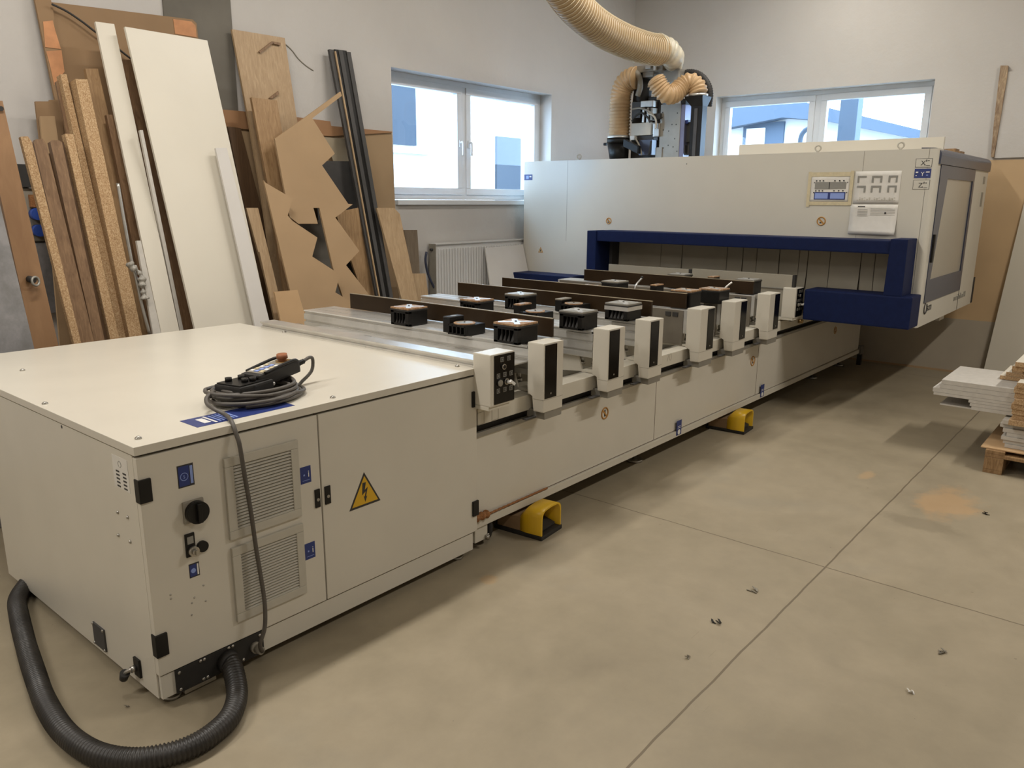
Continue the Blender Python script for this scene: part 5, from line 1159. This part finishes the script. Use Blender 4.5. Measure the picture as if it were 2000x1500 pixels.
for s_ in (-.044, .044):
    b = MB(); b.tube([o1 + tilt * .01 + rt * s_ + tn * .03, o1 + tilt * .10 + rt * s_ + tn * .036, o1 + tilt * .165 + rt * s_ + tn * .036, o1 + tilt * .19 + rt * s_ * .8 + tn * .02], .006, .012, 8); b.build('guard_rail', 'black', hd)
g0 = o1 + tilt * .185
b = MB(); b.tube([g0, g0 + tilt * .035, g0 + tilt * .075], lambda d: .012 - .05 * d + .0018 * math.sin(d * 650), .0022, 12); b.build('strain_relief', 'black', hd)
b = MB(); e_ = g0 + tilt * .07
b.tube([e_, e_ + tilt * .035 + up * .006, e_ + tilt * .055 + up * -.006, e_ + tilt * .045 - up * .05, e_ - tilt * .01 - up * .075 , e_ - u * .05 - up * .09, pq(.13, .05, -.005)], .0068, .008, 9); b.build('pendant_cable', 'cable', pd)
p = pq(.122, .0585, .02); b = MB(); b.dome(p, rt, .007, .004, 10); b.build('side_screw', 'alu', bb)
# ================================================================ big conduit on the floor
t = thing('corrugated_conduit', 'thick dark corrugated conduit looping over the floor in front of the cabinet', 'conduit', (-.1, .3, 0))
zr = .036
fl = [at(x, y, 'z', zr) for x, y in [(463, 1355), (451, 1397), (420, 1430), (378, 1456), (322, 1475), (252, 1484), (182, 1470), (126, 1430), (90, 1375), (67, 1313), (50, 1257), (38, 1206), (34, 1172)]]
pth = [Vector((.225, -.010, .075)), at(455, 1308, 'z', .064)] + fl + [Vector((.01, 1.17, .034)), Vector((.09, 1.27, .034)), Vector((.25, 1.30, .034))]
b = MB(); b.tube(pth, corr(.0312, .0030, .0115), .0029, 20); b.build('conduit_wall', 'conduit', t)
# ================================================================ pallet and stacked boards
pt = thing('pallet', 'rough wooden pallet at the right edge of the picture', 'pallet', (4.74, -1.97, 0))
PX0, PX1, PY0, PY1 = 4.31, 5.11, -2.74, -1.540
for yy in (PY1 - .10, (PY0 + PY1) / 2 - .05, PY0):
    for xx in (PX0, (PX0 + PX1) / 2 - .07, PX1 - .14):
        b = MB(); b.box(xx, xx + .14, yy, yy + .10, .022, .10, .004); b.build('pallet_block', 'pallet', pt)
    b = MB(); b.box(PX0, PX1, yy, yy + .10, 0, .022, .003); b.build('bottom_board', 'pallet', pt)
for xx in (PX0, (PX0 + PX1) / 2 - .07, PX1 - .14):
    b = MB(); b.box(xx, xx + .14, PY0, PY1, .10, .120, .003); b.build('stringer_board', 'pallet', pt)
for k in range(5):
    yy = PY0 + (PY1 - PY0 - .10) * k / 4; b = MB(); b.box(PX0, PX1, yy, yy + .10, .120, .142, .003); b.build('deck_board', 'pallet', pt)
b = MB(); b.box(4.335, 5.30, -2.9, -1.510, .143, .150, .001); tag(b.build('hardboard_sheet', 'cardb'), 'thin tan hardboard sheet lying on the pallet', 'sheet')
stk = []
def lie(x0, x1, y0, y1, z0, th, m, label, name='stacked_board', core=None, rz=0):
    t = thing(name, label, 'board', ((x0 + x1) / 2, (y0 + y1) / 2, z0), 'boards stacked on the pallet')
    b = MB(); b.box(x0, x1, y0, y1, z0 + .0004, z0 + th, .0008); b.build('board_core', m, t)
    if core:
        b = MB(); b.box(x0 + .001, x1 - .001, y0 + .001, y1 - .001, z0 + th - .0012, z0 + th + .0006); b.build('white_face', core, t)
    t.rotation_euler = (0, 0, rz); return t
z = .151
for i in range(4):
    lie(4.40 + .01 * (i % 2), 5.0, -2.6, -1.622 + .012 * ((i * 7) % 3), z, .022, 'lamedge', '%s white board of the low pile straight on the tan sheet' % ['lowest', 'second lowest', 'second highest', 'topmost'][i]); z += .0225
for i in range(3):
    lie(4.41 + .02 * (i % 2), 4.95, -2.6, -1.600 + .01 * ((i * 5) % 3), z, .024, 'lamedge', '%s white board of the three above the low pile' % ['bottom', 'middle', 'top'][i]); z += .0245
lie(4.55, 5.25, -2.6, -1.22, .3165, .009, 'lam2', 'thin white panel sticking out lowest of the overhanging boards', 'laminate_sheet')
zz = .326
spec = [(-1.405, .022, 'lowest of the overhanging boards that starts farther right'), (-1.395, .020, 'overhanging board with its end set back, just above the lowest'), (-1.385, .018, 'highest of the set-back overhanging boards'),
        (-1.185, .018, 'longest overhanging board, thin and lowest of the long ones'), (-1.178, .028, 'longest overhanging board, reaching farthest left'), (-1.215, .028, 'overhanging board second from the top'), (-1.222, .028, 'topmost of the overhanging grey-white boards')]
for y1, th, lb in spec:
    lie(4.50, 5.05, -2.55, y1, zz, th, 'lamedge', lb); zz += th + .0006
for i in range(8):
    lie(4.36 + .008 * ((i * 3) % 4), 4.49, -2.62, -1.628 - .006 * ((i * 5) % 3), .300 + .0325 * i, .032, 'osb', ['lowest', 'second', 'third', 'fourth', 'fifth', 'sixth', 'seventh', 'topmost'][i] + ' brown particle board of the front pile, counted from below', 'particle_board', 'lam' if i in (1, 5, 7) else None)
for i in range(4):
    lie(4.75, 5.15, -2.55, -1.50 - .03 * i, .4935 + .026 * i, .025, 'osb', ['lowest', 'second', 'third', 'topmost'][i] + ' white-faced particle board lying above the overhanging boards', 'faced_board', 'lam')
lie(4.52, 4.90, -2.5, -1.585, .600, .028, 'osb', 'lone brown board above the white-faced ones at the picture edge', 'particle_board', 'lam')
lie(4.50, 4.90, -2.5, -1.60, .629, .028, 'osb', 'white-faced board on top of the whole stack', 'faced_board', 'lam')
# ================================================================ things at the back wall
t = thing('white_sheet', 'tall white sheet leaning on the back wall behind the stacked boards', 'board', (7.25, -1.4, 0))
a = at(1919.7, 729, 'x', 7.30); c = at(2000, 398, 'x', 7.355)
d_ = c - a; top = a + d_ * ((2.05 - a.z) / d_.z); a = a - d_ * ((a.z - .003) / d_.z)
b = MB(); b.prism([a, top, Vector((top.x, -3.2, 2.05)), Vector((a.x, -3.2, .003))], (.012, 0, 0)); b.build('board_body', 'lam', t)
t = thing('bark_stick', 'tapering stick with bark stains standing against the back wall, right of the far window', 'stick', (7.36, -.84, 1.95))
b = MB(); b.prism([at(x, y, 'x', 7.345) for x, y in [(1935, 307), (1940, 250), (1950, 160), (1954, 128), (1969, 128), (1967, 150), (1954, 230), (1941, 307)]], (.035, 0, 0), .003); b.build('stick_wood', 'bark', t)
b = MB(); b.prism([at(x, y, 'x', 7.36) for x, y in [(1942, 309), (1954, 232), (1969, 140), (2120, 130), (2120, 303)]], (.02, 0, 0)); tag(b.build('upper_white_panel', 'wall2'), 'flat white panel fixed high on the back wall, right of the bark-stained stick', 'panel')
# debris on the floor
def crumb(px, py, m, label, r=.012):
    p = at(px, py, 'z', 0); t = thing('floor_litter', label, 'litter', (p.x, p.y, 0), 'bits of litter on the floor'); rs = random.Random(int(px)); b = MB()
    for k in range(4):
        q = p + Vector((rs.uniform(-r, r), rs.uniform(-r, r), .002 + .002 * k)); a_ = rs.uniform(0, 3); b.obox(q, (math.cos(a_) * r * .8, math.sin(a_) * r * .8, .001), (-math.sin(a_) * r * .3, math.cos(a_) * r * .3, .002), (0, 0, .0012))
    b.build('crumpled_bit', m, t)
crumb(1473, 1154, 'grey', 'crumpled grey scrap on the open floor, farthest left of the floor joint crossing', .016)
crumb(1398, 1216, 'blackm', 'ring-like dark scrap on the floor nearer than the crumpled grey one', .014)
crumb(1834, 1273, 'alud', 'shiny grey fragment on the floor at the right', .014)
crumb(1778, 1354, 'white', 'small bright white chip on the floor, lowest at the right', .010)
crumb(1343, 1285, 'grey', 'tiny pale crumb on the floor close to the long joint', .008)
crumb(1925, 1004, 'blackm', 'thin black sliver on the floor near the pallet', .012)
crumb(248, 1382, 'grey', 'tiny dark crumb on the floor inside the conduit loop', .006)
